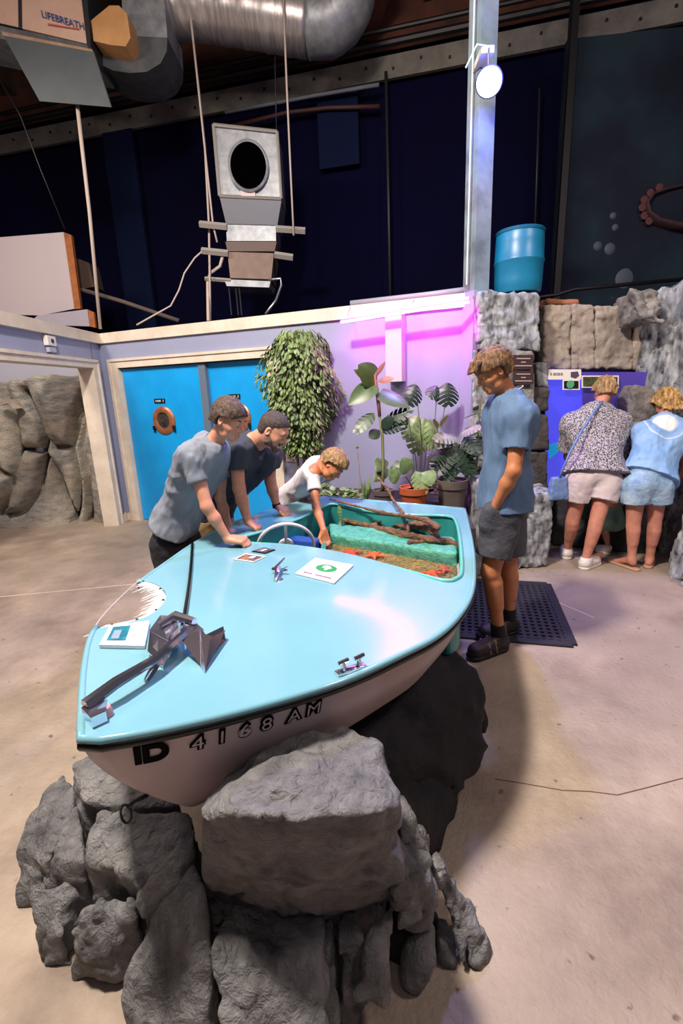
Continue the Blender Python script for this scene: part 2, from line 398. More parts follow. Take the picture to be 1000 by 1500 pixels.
# dark clerestory board above the ledger
tag(MB().box((P1 + P2) / 2 + V((0, .2, 6.7)), ((P2 - P1).length, .1, 1.1), Rf).build('trim_12', mat('clerestory', '#5a3020', .85, col2='#2c1810', scale=1.6, kind='noise')), kind='structure')
b = MB()
for i in range(12): b.box((-8 + i * 1.35, 6.3, 6.92), (.1, 9, .38))
tag(b.build('trim_13', mat('joist', '#4a2e20', .9, col2='#2a1a12', scale=3)), kind='structure')
# osb and pale insulation boards between joists
b = MB(); 
for x0 in (-1.2, .2, 3.0): b.box((x0 + .65, 7.4, 6.85), (1.15, 1.6, .03))
tag(b.build('trim_14', mat('osb', '#8a5026', .8, col2='#6d3c1c', scale=30)), kind='structure')
b = MB()
for x0 in (-.3, 1.6, 4.4): b.box((x0 + .3, 5.9, 6.87), (1.2, .8, .03))
tag(b.build('trim_15', mat('insulation', '#a8a09a', .8)), kind='structure')
bm1 = MB().prism([at(498, 84, 8.3), at(545, 76, 8.3), at(580, -40, 7.3), at(530, -40, 7.3)], (0, .05, .3)).build('roof_beam', mat('red_beam', '#4a1f16', .7, col2='#32130e', scale=4)); tag(bm1, 'dark reddish brown sloping roof beam beside the silver duct end', 'beam')
# mural wall on the right
m_mural = mat('mural_paint', '#151a28', .8, spec=.2, col2='#0d1220', scale=1.2, col3='#1a3038', scale3=.8, bump=.1, bscale=20)
ml = MB().box((5.3, 6.55, 2.9), (4.9, .1, 5.2), Matrix.Rotation(-.1, 3, 'Z')).build('wall_mural', m_mural); tag(ml, kind='structure')
def mur(x, y, off=.06):
    nn = V((math.sin(-.1), -math.cos(-.1), 0)); o = V((0, 0, CH)); d = V(ray(x, y)); t = ((V((5.3, 6.55, 0)) + nn * off - o).dot(nn)) / d.dot(nn); return o + d * t
b = MB()
tent = [(1030, 268), (1000, 272), (975, 278), (955, 285), (945, 298), (947, 313), (960, 325), (985, 332), (1015, 338)]
b.tube([mur(*q) for q in tent], [.04, .05, .06, .07, .08, .1, .12, .14, .15], 10, flat=.35); t1 = b.build('tentacle_mural', mat('tentacle', '#34181e', .8, col2='#200e14', scale=20), None, True); tag(t1, 'dull red painted tentacle loop on the dark mural wall', 'mural relief')
b = MB()
for i, (x, y) in enumerate(((965, 275), (952, 283), (943, 293), (940, 304), (943, 316), (950, 324))): b.lathe(mur(x, y, .1), [(.045, 0), (.045, .01), (.02, .012)], 12, Matrix.Rotation(math.pi / 2, 3, 'X'))
b.build('sucker', mat('sucker', '#50282a', .8), t1)
for i, (x, y, r, lb) in enumerate(((914, 409, .17, 'largest painted grey jelly dome low on the dark mural wall'), (891, 366, .1, 'round grey painted jelly in the middle of the mural cluster'), (873, 362, .08, 'small grey painted jelly left in the mural cluster'), (895, 318, .06, 'tiny painted jelly highest in the mural cluster'), (898, 335, .06, 'tiny painted jelly second highest in the mural cluster'))):
    o = MB().lathe(mur(x, y, .0), [(r, 0), (r * .95, .02), (r * .7, .05), (r * .3, .065)], 20, Matrix.Rotation(math.pi / 2, 3, 'X')).build('jelly_relief', mat('jelly_paint', '#39444c', .7), None, True); tag(o, lb, 'mural relief', 'painted jellies on the mural wall')
b = MB(); b.box(mur(822, 300) + V((0, 0, 0)), (.08, .1, 5.4)); tag(b.build('trim_16', m_black), kind='structure')
o = MB().tube([farpt(590, 452), at(700, 447, 6.4), at(815, 432, 6.2), at(840, 424, 6.2), at(1010, 408, 6.0)], .022, 8).build('black_conduit', m_black, None, True); tag(o, 'thin black conduit running level across the foot of the mural wall', 'pipe')
o = MB().tube([farpt(x, y, .2) for x, y in ((565, 105), (569, 300), (572, 470))], .022, 8).build('wall_conduit', m_dark, None, True); tag(o, 'thin vertical grey conduit on the dark far wall left of the post', 'pipe')
o = MB().tube([farpt(x, y, .2) for x, y in ((790, 130), (783, 350))], .015, 8).build('thin_cord', m_dark, None, True); tag(o, 'thin vertical dark cord on the far wall above the teal barrel', 'cord')
o = MB().tube([farpt(x, y, .2) for x, y in ((320, 190), (420, 165), (480, 158), (556, 156))], .03, 8).build('fire_pipe', mat('rust_pipe', '#3a1c1a', .6), None, True); tag(o, 'rusty horizontal sprinkler pipe near the top of the far wall', 'pipe')
o = MB().tube([farpt(x, y, .3) for x, y in ((330, 165), (460, 140), (555, 124))], .025, 8).build('grey_pipe', mat('grey_pipe', '#6a6f78', .5), None, True); tag(o, 'pale grey pipe just under the perforated steel ledger', 'pipe')

# high bay lamp on the post
lp = at(716, 120, 4.33)
Rl = (V((0, 0, CH)) * .62 + V((.5, 2.0, .2)) * .38 - lp).to_track_quat('Z', 'Y').to_matrix()
L_ = empty('high_bay_lamp', lp, 'glaring blue-white round lamp hung from a hook on the grey post', 'lamp')
MB().lathe(lp, [(.03, -.11), (.05, -.1), (.07, -.06), (.098, -.01), (.102, 0), (.094, .002)], 32, Rl).build('housing', m_dark, L_, 'auto')
MB().lathe(lp, [(.092, .0), (.092, .006), (.0, .008)], 32, Rl).build('lens', mat('lamp_lens', '#ffffff', .4, emit=(.62, .68, 1.0), es=12), L_)
hk = at(716, 68, 4.40); MB().tube([lp + V((0, .03, .1)), lp + V((0, .04, .2)), hk], .006, 8).build('hook', m_steel, L_)
MB().box(hk + V((-.01, .12, -.02)), (.1, .26, .05), None, .006).build('bracket', m_white, L_)
MB().tube([hk, hk + V((-.1, -.03, 0)), hk + V((-.17, .02, -.12))], .006, 6).build('power_cord', m_white, L_)
l = bpy.data.lights.new('lamp_beam', 'SPOT'); l.energy = 380; l.color = (.36, .38, 1.0); l.spot_size = math.radians(125); l.spot_blend = .6; l.shadow_soft_size = .1
o = bpy.data.objects.new('lamp_beam', l); C.objects.link(o); o.parent = L_; dr = V((.2, .3, .2)) - lp; o.location = dr.normalized() * .12; o.rotation_euler = dr.to_track_quat('-Z', 'Y').to_euler()
l = bpy.data.lights.new('lamp_spill', 'POINT'); l.energy = 40; l.color = (.16, .18, 1.0); l.shadow_soft_size = .1
o = bpy.data.objects.new('lamp_spill', l); C.objects.link(o); o.parent = L_; o.location = (.0, -.16, -.05)

# pink grow light: tube hung in front of the wall, with reflector strip of the ceiling trim
ta, tb = W(3.50, .28, 2.27), W(4.70, .28, 2.33)
g = empty('grow_light', (ta + tb) / 2, 'long glowing pink tube lamp hung under the cream wall trim', 'lamp')
MB().tube([ta, tb], .013, 12).build('tube', mat('grow_tube', '#ffffff', .5, emit=(1.0, .04, .72), es=28), g)
dz = V((0, 0, .035)); MB().box((ta + tb) / 2 + dz * .9, ((tb - ta).length, .05, .02), frame(tb - ta)).build('fixture_body', m_white, g)
MB().tube([ta + U2 * .07 + dz, W(3.5, .03, 2.44)], .003, 5).build('hanging_wire', m_steel, g)
MB().tube([tb - U2 * .5 + dz, W(4.15, .03, 2.44)], .003, 5).build('hanging_wire', m_steel, g)
l = bpy.data.lights.new('grow_beam', 'AREA'); l.shape = 'RECTANGLE'; l.size = 1.2; l.size_y = .05; l.energy = 9; l.color = (.95, .03, .95)
o = bpy.data.objects.new('grow_beam', l); C.objects.link(o); o.parent = g; o.location = -dz; zax = -(V((0, 0, -1)) - N2 * .28).normalized(); xax = (tb - ta).normalized(); yax = zax.cross(xax)
o.rotation_euler = Matrix((xax, yax, zax)).transposed().to_euler()
b = MB(); wseg(b, 3.90, 4.06, 1.70, 2.33, 0, .15); o = b.build('boxed_downpipe', mat('pipe_box_paint', '#bcb6b4', .6), origin=W(3.98, .07, 1.70)); tag(o, 'white boxed square downpipe on the wall behind the pink tube', 'boxed pipe')
o = MB().tube([W(3.5, .0, 2.475), W(4.3, .0, 2.475), W(4.62, .0, 2.48)], .025, 10).build('top_pipe', mat('pipe_grey', '#9aa0aa', .4), None, True); tag(o, 'grey pipe lying on the wall top above the pink tube', 'pipe')

# sensor box on the left wall, outlet, small sign
s_ = empty('wall_sensor', at(70, 500, 5.36) , 'small white sensor box with a round lens under the left wall trim', 'sensor')
p = V((-3.0, 5.36, 2.26)); s_.location = p
MB().box(p, (.05, .16, .1), None, .008).build('housing', m_white, s_); MB().lathe(p + V((.026, 0, 0)), [(.022, 0), (.018, .01), (.0, .012)], 16, Matrix.Rotation(math.pi / 2, 3, 'Y')).build('lens', m_black, s_)
MB().box(p + V((0, 0, -.09)), (.04, .13, .05), None, .006).build('lower_box', mat('sensor_grey', '#a9acc0', .5), s_); MB().tube([p + V((0, 0, .05)), p + V((0, 0, .14))], .004, 6).build('cable', m_white, s_)
o = MB().box(W(2.72, .01, .95), (.14, .012, .16), M2).build('wall_notice', mat('notice', '#c8a8b0', .6, col2='#a88790', scale=60)); tag(o, 'small pinkish notice on the lavender wall behind the boy in white', 'sign')

# ================================================================== UPPER EQUIPMENT
m_galv = mat('galvanised', '#9a9ea2', .45, .35, col2='#7a7f84', scale=9, bump=.05, bscale=30)
m_beige = mat('unit_beige', '#c8a894', .5, col2='#bd9c88', scale=3)
Yh = 6.5
u_ = empty('air_handler', at(60, 60, Yh), 'beige ventilation unit with blue lettering hung high in the left corner', 'ventilation unit')
def P(x, y, Y=Yh): return at(x, y, Y)
def slab(pts, d): return MB().prism(pts, d)
slab([P(-60, 20), P(127, 64), P(117, -30), P(-60, -60)], (0, .7, 0)).build('front_panel', m_beige, u_)
slab([P(-60, 22, 6.48), P(31, 42, 6.48), P(30, -30, 6.48), P(26, -30, 6.48), P(27, 40, 6.48), P(-60, 20, 6.48)], (0, .02, 0)).build('panel_seam', m_dark, u_)
slab([P(-60, 24, 6.5), P(130, 66, 6.5), P(133, 84, 6.62), P(-60, 44, 6.62)], (0, .6, .0)).build('lower_channel', m_galv, u_)
slab([P(127, 64, 6.46), P(134, 82, 6.46), P(128, 0, 6.46), P(124, -30, 6.46), P(116, -30, 6.46)], (0, .7, 0)).build('side_flange', m_dark, u_)
slab([P(2, 46, 6.4), P(135, 72, 6.4), P(136, 80, 6.4), P(4, 52, 6.4)], (0, .06, 0)).build('wood_rail', mat('pale_wood', '#a88a70', .7, col2='#8e7058', scale=10), u_)
x_ = (P(117, 42, 6.49) - P(67, 27, 6.49)); Rt = Matrix((x_.normalized(), V((0, -.1, 1)).normalized(), x_.normalized().cross(V((0, -.1, 1)).normalized()))).transposed()
text('LIFEBREATH', 'lettering', mat('logo_blue', '#3b4a8a', .6), u_, Rt, P(92, 30, 6.485), .088, .004)
slab([P(70, 34, 6.485), P(116, 42, 6.485), P(116, 43.5, 6.485), P(70, 36.5, 6.485)], (0, .004, 0)).build('red_underline', mat('logo_red', '#b04848', .6), u_)
o = slab([P(5, 52, 6.3), P(137, 76, 6.3), P(163, 157, 6.25), P(58, 148, 6.25)], (0, .03, .01)).build('drop_panel', mat('panel_grey', '#565d60', .5, .2, col2='#4c5356', scale=2), origin=P(80, 110, 6.3)); tag(o, 'slanted dull grey metal panel hanging below the beige ventilation unit', 'panel')
o = slab([P(133, 30), P(160, 8), P(163, 66), P(137, 60)], (.0, .4, 0)); o.prism([P(160, 8), P(174, 8), P(186, 20), P(191, 55), P(184, 68), P(163, 66)], (0, .4, 0))
o = o.build('duct_boot', mat('tan_boot', '#c0905c', .6, col2='#ae7f4e', scale=4), origin=P(160, 40)); tag(o, 'tan folded duct boot between the ventilation unit and the silver elbow', 'duct')
# silver elbow and long round duct
d_ = empty('round_duct', P(360, 30, 7.1), 'long silver round duct running under the roof with a rounded end', 'duct')
def ribbed(pts, r, nm, mm, rib=.0):
    b = MB(); Q = []
    for i in range(len(pts) - 1):
        a, c = V(pts[i]), V(pts[i + 1]); k = max(2, int((c - a).length / .05))
        for j in range(k): Q.append(a.lerp(c, j / k))
    Q.append(V(pts[-1])); rr = [r + (rib if (i % 5) == 0 else 0) for i in range(len(Q))]
    return b.tube(Q, rr, 28).build(nm, mm, d_, True)
ribbed([P(238, 2, 7.1), P(350, 16, 7.1), P(452, 34, 7.1)], .33, 'spiral_pipe', mat('bright_duct', '#b8b4b4', .32, .6, col2='#908a88', scale=3, stretch=(8, 1, 1), bump=.1, bscale=12), .008)
ribbed([P(452, 34, 7.1), P(478, 34, 7.08), P(496, 22, 7.05), P(506, 4, 7.0), P(510, -20, 7.0)], .33, 'elbow', m_galv, .01)
b = MB(); b.prism([P(178, -10, 6.75), P(240, -10, 6.75), P(245, 55, 6.75), P(180, 52, 6.75)], (0, .6, 0)); b.build('elbow_box', m_galv, d_)
arc = [P(180, 52, 6.75), P(245, 55, 6.75), P(244, 75, 6.75), P(235, 93, 6.75), P(215, 105, 6.75), P(190, 107, 6.75), P(165, 103, 6.75), P(142, 92, 6.75), P(138, 66, 6.75)]
MB().prism(arc, (0, .6, 0)).build('lower_elbow', mat('dull_galv', '#5c6064', .5, .4, col2='#4b4f53', scale=6), d_)
# suspension pole and ropes
def cordthing(nm, pts, r, m, lab, cat): return tag(MB().tube(pts, r, 8).build(nm, m, None, True), lab, cat)
m_rope = mat('rope', '#b9aaa0', .8)
cordthing('prop_pole', [at(113, 153, 6.35), at(131, 310, 6.5), at(147, 482, 6.62)], .022, m_rope, 'pale prop pole from the wall corner up to the hanging grey panel', 'pole')
cordthing('hoist_rope', [at(274, -20, 6.9), at(292, 140, 6.9), at(300, 215, 6.9), at(306, 330, 6.9), at(308, 470, 6.5)], .014, m_rope, 'long pale hoist rope left of the hanging fan box', 'rope')
cordthing('hoist_rope', [at(283, 60, 6.8), at(298, 200, 6.8), at(312, 330, 6.8), at(318, 355, 6.8)], .012, m_rope, 'second pale rope knotted beside the hoist rope left of the fan box', 'rope')
cordthing('hoist_rope', [at(414, -20, 6.7), at(420, 130, 6.7), at(425, 240, 6.7), at(430, 345, 6.7)], .012, m_rope, 'pale rope hanging right of the fan box from the roof', 'rope')
cordthing('black_cable', [at(-10, 100, 6.8), at(30, 170, 6.8), at(60, 250, 6.9), at(95, 335, 7.0)], .01, m_black, 'thin black cable sagging down at the far left', 'cable')
cordthing('white_cable', [at(296, 368, 6.6), at(285, 378, 6.6), at(270, 400, 6.6), at(262, 425, 6.55), at(250, 448, 6.5), at(225, 462, 6.4), at(200, 476, 6.35)], .01, m_rope, 'white cable looping from the fan box down to the wall top', 'cable')
cordthing('grey_rod', [at(402, 60, 7.2), at(405, 200, 7.2)], .008, m_dark, 'thin dark rod behind the hanging fan box', 'rod')
# hanging fan box
Yf = 6.8; f_ = empty('fan_box', at(365, 300, Yf), 'hanging galvanised fan box with a round black opening', 'fan unit')
def q(x, y, Y=Yf): return at(x, y, Y)
fr = [q(313, 184), q(406, 194), q(412, 292), q(322, 288)]
MB().prism(fr, (0, .6, .03)).build('intake_hood', m_galv, f_)
cx = q(364, 244, Yf - .03); Rh = Matrix.Rotation(math.pi / 2, 3, 'X')
b = MB()
for i in range(4):
    a, c = fr[i], fr[(i + 1) % 4]; b.tube([a + V((0, -.02, 0)), c + V((0, -.02, 0))], .02, 6)
b.build('flange', mat('flange', '#a39f98', .45, .5), f_)
b = MB(); ce = [cx + V((math.cos(t) * .235, .0, math.sin(t) * .27)) for t in [i * math.pi / 16 for i in range(32)]]
b.prism(ce, (0, -.02, 0)); b.build('opening', mat('void_black', '#020203', 1., spec=0.), f_)
b = MB(); b.tube([p + V((0, -.02, 0)) for p in ce], .018, 6, closed=True); b.build('opening_rim', m_galv, f_)
b = MB().prism([q(322, 290, Yf - .02), q(412, 294, Yf - .02), q(406, 330, Yf + .05), q(331, 328, Yf + .05)], (0, .5, 0)); b.build('lower_hood', mat('hood_grey', '#74777f', .5, .4), f_)
b = MB().prism([q(331, 329), q(404, 331), q(404, 353), q(332, 353)], (0, .5, 0)); b.build('collar', m_galv, f_)
b = MB().prism([q(330, 354), q(405, 354), q(402, 368), q(333, 368)], (0, .5, 0)); b.build('flex_joint', mat('flex_brown', '#63544d', .7), f_)
b = MB().prism([q(333, 369), q(401, 371), q(397, 409), q(337, 407)], (0, .5, 0)); b.build('motor_box', mat('motor_box', '#7d6a5e', .6, .2, col2='#6c5a50', scale=5), f_)
b = MB().prism([q(328, 409, Yf - .05), q(396, 412, Yf - .05), q(394, 421, Yf - .05), q(332, 419, Yf - .05)], (0, .5, 0)); b.build('bottom_tray', m_galv, f_)
b = MB().box(q(363, 283, Yf - .03), (.18, .01, .07)); b.build('label_plate', mat('plate', '#c8b8b4', .5), f_)
for (x0, y0, x1, y1) in ((292, 328, 332, 332), (295, 367, 334, 371), (404, 335, 447, 338), (402, 373, 429, 377), (300, 408, 338, 411)):
    b = MB().tube([q(x0, y0, Yf - .04), q(x1, y1, Yf - .04)], .04 if x0 != 300 else .025, 4); b.build('strut_channel', mat('strut_paint', '#a8a49c', .5, .2), f_)
MB().tube([q(305, 470, 6.3), q(304, 412), q(308, 400), q(322, 390), q(327, 372)], .02, 8).build('flex_conduit', m_rope, f_, True)
MB().tube([q(393, 410), q(411, 408), q(412, 418), q(404, 440, 6.7), q(389, 460, 6.6)], .018, 8).build('flex_conduit', m_steel, f_, True)
for x in (335, 345, 350): MB().tube([q(x, 420), q(x + 4, 462, 6.6)], .009, 6).build('wire', m_dark, f_)
# boards stored behind the left wall
o = slab([at(-30, 350, 7.3), at(93, 340, 7.3), at(110, 452, 7.3), at(60, 462, 7.3), at(-30, 460, 7.3)], (0, .05, 0)).build('white_board', mat('board_white', '#b5a9ad', .6)); tag(o, 'large white board leaning upright behind the left wall top', 'board')
o = slab([at(93, 340, 7.28), at(104, 344, 7.28), at(118, 452, 7.28), at(109, 453, 7.28)], (0, .06, 0)).build('wood_stud', mat('stud', '#a4602c', .7, col2='#8a4c20', scale=14)); tag(o, 'orange-brown timber stud on the edge of the white board', 'timber')
o = slab([at(55, 462, 7.1), at(128, 453, 7.1), at(131, 478, 7.1), at(40, 475, 7.1)], (0, .05, 0)).build('low_board', mat('board_grey', '#9a94a0', .6)); tag(o, 'low grey board behind the corner of the wall top', 'board')
o = slab([at(129, 454, 7.1), at(137, 457, 7.1), at(140, 480, 7.1), at(131, 478, 7.1)], (0, .05, 0)).build('short_stud', mat('stud', '#a4602c', .7)); tag(o, 'short timber stud behind the wall corner beside the prop pole', 'timber')
cordthing('slanting_rail', [at(118, 424, 7.4), at(180, 442, 7.3), at(262, 470, 7.2)], .03, mat('rail', '#5a4c46', .7), 'slanting brown rail in the dark behind the wall corner', 'rail')
o = slab([at(112, 378, 7.6), at(130, 385, 7.6), at(138, 420, 7.6), at(114, 424, 7.6)], (0, .3, 0)).build('stored_crate', mat('crate', '#4a3a30', .8)); tag(o, 'dim brown crate in the dark right of the white board', 'crate')

# ================================================================== ROCKS
def hull_planes(pts):
    bm = bmesh.new()
    for p in pts: bm.verts.new(p)
    bmesh.ops.convex_hull(bm, input=bm.verts[:]); bm.normal_update(); out = []
    ctr = sum((V(p) for p in pts), V()) / len(pts)
    for f in bm.faces:
        n = f.normal.copy(); c = f.calc_center_median()
        if n.length < .5 or f.calc_area() < 1e-6: continue
        if n.dot(c - ctr) < 0: n = -n
        if not any(n.dot(m[0]) > .995 and abs(n.dot(c - m[1])) < .01 for m in out): out.append((n, c))
    bm.free(); return out
def rock(name, pts, m, lab, amp=.012, fr=7., h=.012, k=.03, oct=5, ridge=.5, cat='rock', group=None, parent=None, strat=None, shrink=0., big=0.):
    pl = hull_planes(pts); P_ = np.array([list(p) for p in pts]); lo, hi = P_.min(0) - amp * 2.5 - .02, P_.max(0) + amp * 2.5 + .02
    sc = np.array(strat if strat else (1, 1, 1), f4)
    def fn(P):
        d = None
        for n, c in pl:
            x = plane(P, c, n) + shrink; d = x if d is None else smax(d, x, k)
        if big: d = d - big * vnoise(P + 4.4, 7.) - big * .5 * np.abs(vnoise(P + 8.1, 13.))
        Q = P * sc; f = fbm(Q, fr, oct); r = 1 - np.abs(fbm(Q + 3.1, fr * .6, 3)) * 2
        g1 = np.clip(1 - np.abs(fbm(Q + 9.7, fr * .45, 3)) * 9, 0, 1); return d - amp * f - amp * .5 * (1 - np.abs(vnoise(Q + 1.7, fr * 2.3)) * 2) + amp * ridge * 1.6 * g1
    o = sdf_mesh(name, fn, lo, hi, h, m, parent)
    if parent is None: tag(o, lab, cat, group)
    return o
m_rk = mat('fake_rock_grey', '#8b857f', .85, col2='#55534f', scale=9, bump=.8, bscale=28, col3='#9c9894', scale3=2.5)
m_rkl = mat('slab_rock', '#a69a8c', .85, col2='#857b70', scale=7, bump=.6, bscale=24)
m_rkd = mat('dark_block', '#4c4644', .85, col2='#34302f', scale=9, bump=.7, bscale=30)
m_rkw = mat('streaked_rock', '#a3a6aa', .85, col2='#4a4d50', scale=11, bump=.5, bscale=22, stretch=(1.6, 1.6, .6), lo=.35, hi=.62)
def blk(x0, y0, x1, y1, Y, dep, dx=0): 
    a = [at(x0, y0, Y), at(x1, y0, Y + dx), at(x1, y1, Y + dx), at(x0, y1, Y)]
    z0, z1 = min(p.z for p in a[2:]), max(p.z for p in a[:2])
    return a + [p + V((0, dep, 0)) for p in a]
def fblk(px, zt, d=(0, .4), zb=0.):   # block standing on the floor: two or more floor pixels of its front foot
    a = [onz(x, y, zb) for x, y in px]; out = []
    for p in a:
        for q in (p, p + V((d[0], d[1], 0))): out += [q, V((q.x, q.y, zt))]
    return out
rock('passage_rock', fblk([(-120, 768), (60, 770), (166, 771)], 1.86, (0, .45)), m_rk, '', .0, h=.05) if 0 else None
# sculpted rock wall in the passage with carved grooves
def carved():
    lo, hi = np.array([-5.3, 6.12, -.02]), np.array([-3.1, 6.75, 2.0])
    lines = [((-5, 460), (135, 480), .05)]
    def gp(x, y): return np.array(at(x, y, 6.35))
    G = [[(38, 575), (52, 612), (60, 640), (70, 655), (105, 655), (128, 570)], [(60, 640), (58, 662), (80, 700), (95, 740), (103, 765)], [(0, 570), (12, 600), (20, 660), (55, 662)], [(20, 660), (18, 700), (8, 740), (0, 752)], [(58, 670), (52, 720), (35, 750), (10, 755)], [(128, 570), (110, 610), (105, 655), (112, 700), (108, 745), (103, 765)], [(125, 600), (120, 650), (128, 700), (126, 765)], [(0, 690), (12, 700), (10, 740)]]
    segs = [(gp(*a), gp(*b)) for g in G for a, b in zip(g[:-1], g[1:])]
    def fn(P):
        d = np.maximum(np.abs(P[:, 0] + 4.2) - 1.05, P[:, 2] - 1.84 - .02 * np.sin(P[:, 0] * 3)); d = np.maximum(d, 6.36 - P[:, 1] - .07 * np.sin(P[:, 0] * 4 + P[:, 2] * 2)); d = np.maximum(d, P[:, 1] - 6.7); d = np.maximum(d, -P[:, 2] - .01)
        Q = P.copy(); Q[:, 1] = 6.35
        g = np.full(len(P), 9., f4)
        for a, b in segs:
            a = a.copy(); b = b.copy(); a[1] = b[1] = 6.35; g = np.minimum(g, rc(Q, a, b, 0, 0))
        d = d + .16 * np.exp(-(g / .05) ** 2) - .10 * np.clip(g / .25, 0, 1)
        return smax(d, d, 0) - .02 * fbm(P, 5, 4)
    o = sdf_mesh('carved_rock_wall', fn, lo, hi, .022, slack=3.5, m=mat('carved_rock', '#b0aba2', .85, col2='#7a7a76', scale=6, bump=1., bscale=30, col3='#a89a84', scale3=1.5, stretch=(1, 1, 2.8)))
    tag(o, 'low grey carved rock wall with deep grooves seen through the left opening', 'rock wall')
carved()
b = MB(); b.prism([at(0, 588, 6.2), at(18, 585, 6.2), at(30, 598, 6.2), at(20, 599, 6.2), at(12, 591, 6.2), at(0, 594, 6.2)], (0, .08, 0)); o = b.build('pale_stone_edge', m_rkl); tag(o, 'pale flat stone edge set in the carved rock at the far left', 'stone')  # pale flat strip in front of the carved rock

GR = 'stacked fake stone blocks right of the plants'
rock('stone_block', blk(700, 428, 790, 512, 4.42, .5), m_rkw, 'big squared top stone block that carries the teal barrel', .02, 9, .016, cat='stone block', group=GR)
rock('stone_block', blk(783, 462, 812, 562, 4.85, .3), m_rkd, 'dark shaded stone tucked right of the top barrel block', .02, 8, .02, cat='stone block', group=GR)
rock('stone_block', blk(733, 513, 784, 600, 4.36, .4), m_rk, 'rounded stone block with two brown plaques beside the teenager', .01, 9, .014, k=.06, cat='stone block', group=GR)
rock('stone_block', blk(785, 531, 803, 567, 4.6, .3), m_rkw, 'small pale stone between the plaque block and the white header', .012, 12, .014, cat='stone block', group=GR)
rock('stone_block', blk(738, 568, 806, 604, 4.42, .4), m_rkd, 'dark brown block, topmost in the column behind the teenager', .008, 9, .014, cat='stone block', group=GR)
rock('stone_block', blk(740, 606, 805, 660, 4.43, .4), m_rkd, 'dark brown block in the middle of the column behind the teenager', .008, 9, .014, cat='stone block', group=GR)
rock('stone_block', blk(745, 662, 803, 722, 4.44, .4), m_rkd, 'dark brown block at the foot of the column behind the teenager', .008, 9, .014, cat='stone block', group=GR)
rock('stone_block', fblk([(757, 835), (803, 831)], .70, (.05, .45)), m_rkw, 'squat grey stone block standing on the floor behind the teenager', .014, 11, .014, cat='stone block', group=GR)
rock('stone_block', fblk([(690, 845), (752, 838)], .86, (0, .35)), m_rkw, 'grey stone block between boat stern and squat block', .012, 11, .016, cat='stone block', group=GR)
rock('stone_block', blk(690, 512, 735, 690, 4.55, .35), m_rkw, 'tall pale stone behind the face of the teenager', .015, 10, .018, cat='stone block', group=GR)
GS = 'tan stone slabs above the blue tank'
for x0, x1, lb in ((797, 836, 'tan stone slab above the tank, leftmost of the four'), (838, 870, 'tan stone slab above the tank, second from left'), (873, 926, 'widest tan stone slab above the tank, third from left'), (928, 962, 'tan stone slab above the tank beside the right rock wall')):
    rock('stone_slab', blk(x0, 446, x1, 541, 4.72, .3), m_rkl, lb, .014, 9, .015, cat='stone slab', group=GS)
rock('stone_shelf', blk(800, 437, 850, 447, 4.9, .3), mat('brick_tan', '#a0684a', .8), 'thin reddish tan stone lying on top of the slabs', .01, 9, .02, cat='stone')
rock('right_rock', blk(936, 425, 965, 470, 4.4, .4), m_rk, 'rough grey stone on top of the right rock wall', .03, 8, .02)
rock('right_rock', blk(927, 566, 962, 650, 4.42, .3), m_rk, 'rounded grey stone left of the woman in tie-dye', .012, 9, .015, k=.07)
rw = [at(950, 436, 4.72), at(1100, 372, 4.15)]
rb = [V((p.x - .02, p.y - .05, 0)) for p in rw]
rock('right_rock', rw + rb + [p + V((.25, .5, 0)) for p in rw + rb], m_rkw, 'tall streaked grey rock wall at the right edge of the picture', .045, 6, .022, strat=(1.8, 1.8, .5), oct=5)
rb = [onz(978, 842, 0), onz(1060, 900, 0)]
rw = [V((p.x + .22, p.y + .12, .95)) for p in rb]
rock('right_rock', rw + rb + [p + V((.4, .35, 0)) for p in rw + rb], m_rkw, 'lower streaked rock foot on the floor at the right picture edge', .03, 7, .018, strat=(1.8, 1.8, .6), oct=5)
rock('right_rock', fblk([(812, 800), (955, 812)], .72, (0, .3)), mat('tank_base', '#3a3b40', .85, col2='#222328', scale=8, bump=.8, bscale=20), 'dark rock base of the tank behind the legs of the visitors', .02, 7, .02)

# tank front with its signs
t_ = empty('touch_tank', at(870, 620, 4.75), 'glowing blue tank front in the rocks that two women look into', 'aquarium')
def pan(x0, y0, x1, y1, Y, dep=.03): return MB().prism([at(x0, y0, Y), at(x1, y0, Y), at(x1, y1, Y), at(x0, y1, Y)], (0, dep, 0))
pan(800, 545, 853, 726, 4.66).build('blue_glass', mat('tank_blue', '#1a1ae0', .3, emit=(.10, .10, .85), es=.75, col2='#2a2ab0', scale=2), t_)
pan(853, 545, 950, 726, 4.65).build('back_board', mat('tank_purple', '#4a3aa0', .5, col2='#352a80', scale=2, emit=(.10, .06, .3), es=.3), t_)
MB().prism([at(803, 652, 4.64), at(826, 646, 4.64), at(822, 658, 4.64), at(805, 672, 4.64)], (0, .01, 0)).build('painted_reflection', mat('tank_cyan', '#20a0d8', .3, emit=(.02, .45, .8), es=.5), t_)  # self-lit cyan patch, a reflection painted onto the tank front
hd = pan(803, 541, 851, 556, 4.6, .02).build('header_sign', m_white); tag(hd, 'white strip header with small grey marks above the blue tank glass', 'sign')
b = MB()
for x0, x1 in ((806, 808), (810, 815), (816, 820), (821, 824)): b.prism([at(x0, 546, 4.596), at(x1, 546, 4.596), at(x1, 549.5, 4.596), at(x0, 549.5, 4.596)], (0, .002, 0))
b.build('lettering', mat('grey_ink', '#8a8a88', .7), hd)
MB().prism([at(836, 545, 4.595), at(846, 544, 4.595), at(848, 550, 4.595), at(843, 554, 4.595), at(836, 552, 4.595)], (0, .004, 0)).build('printed_shape', mat('ink_purple', '#4a4258', .7), hd)
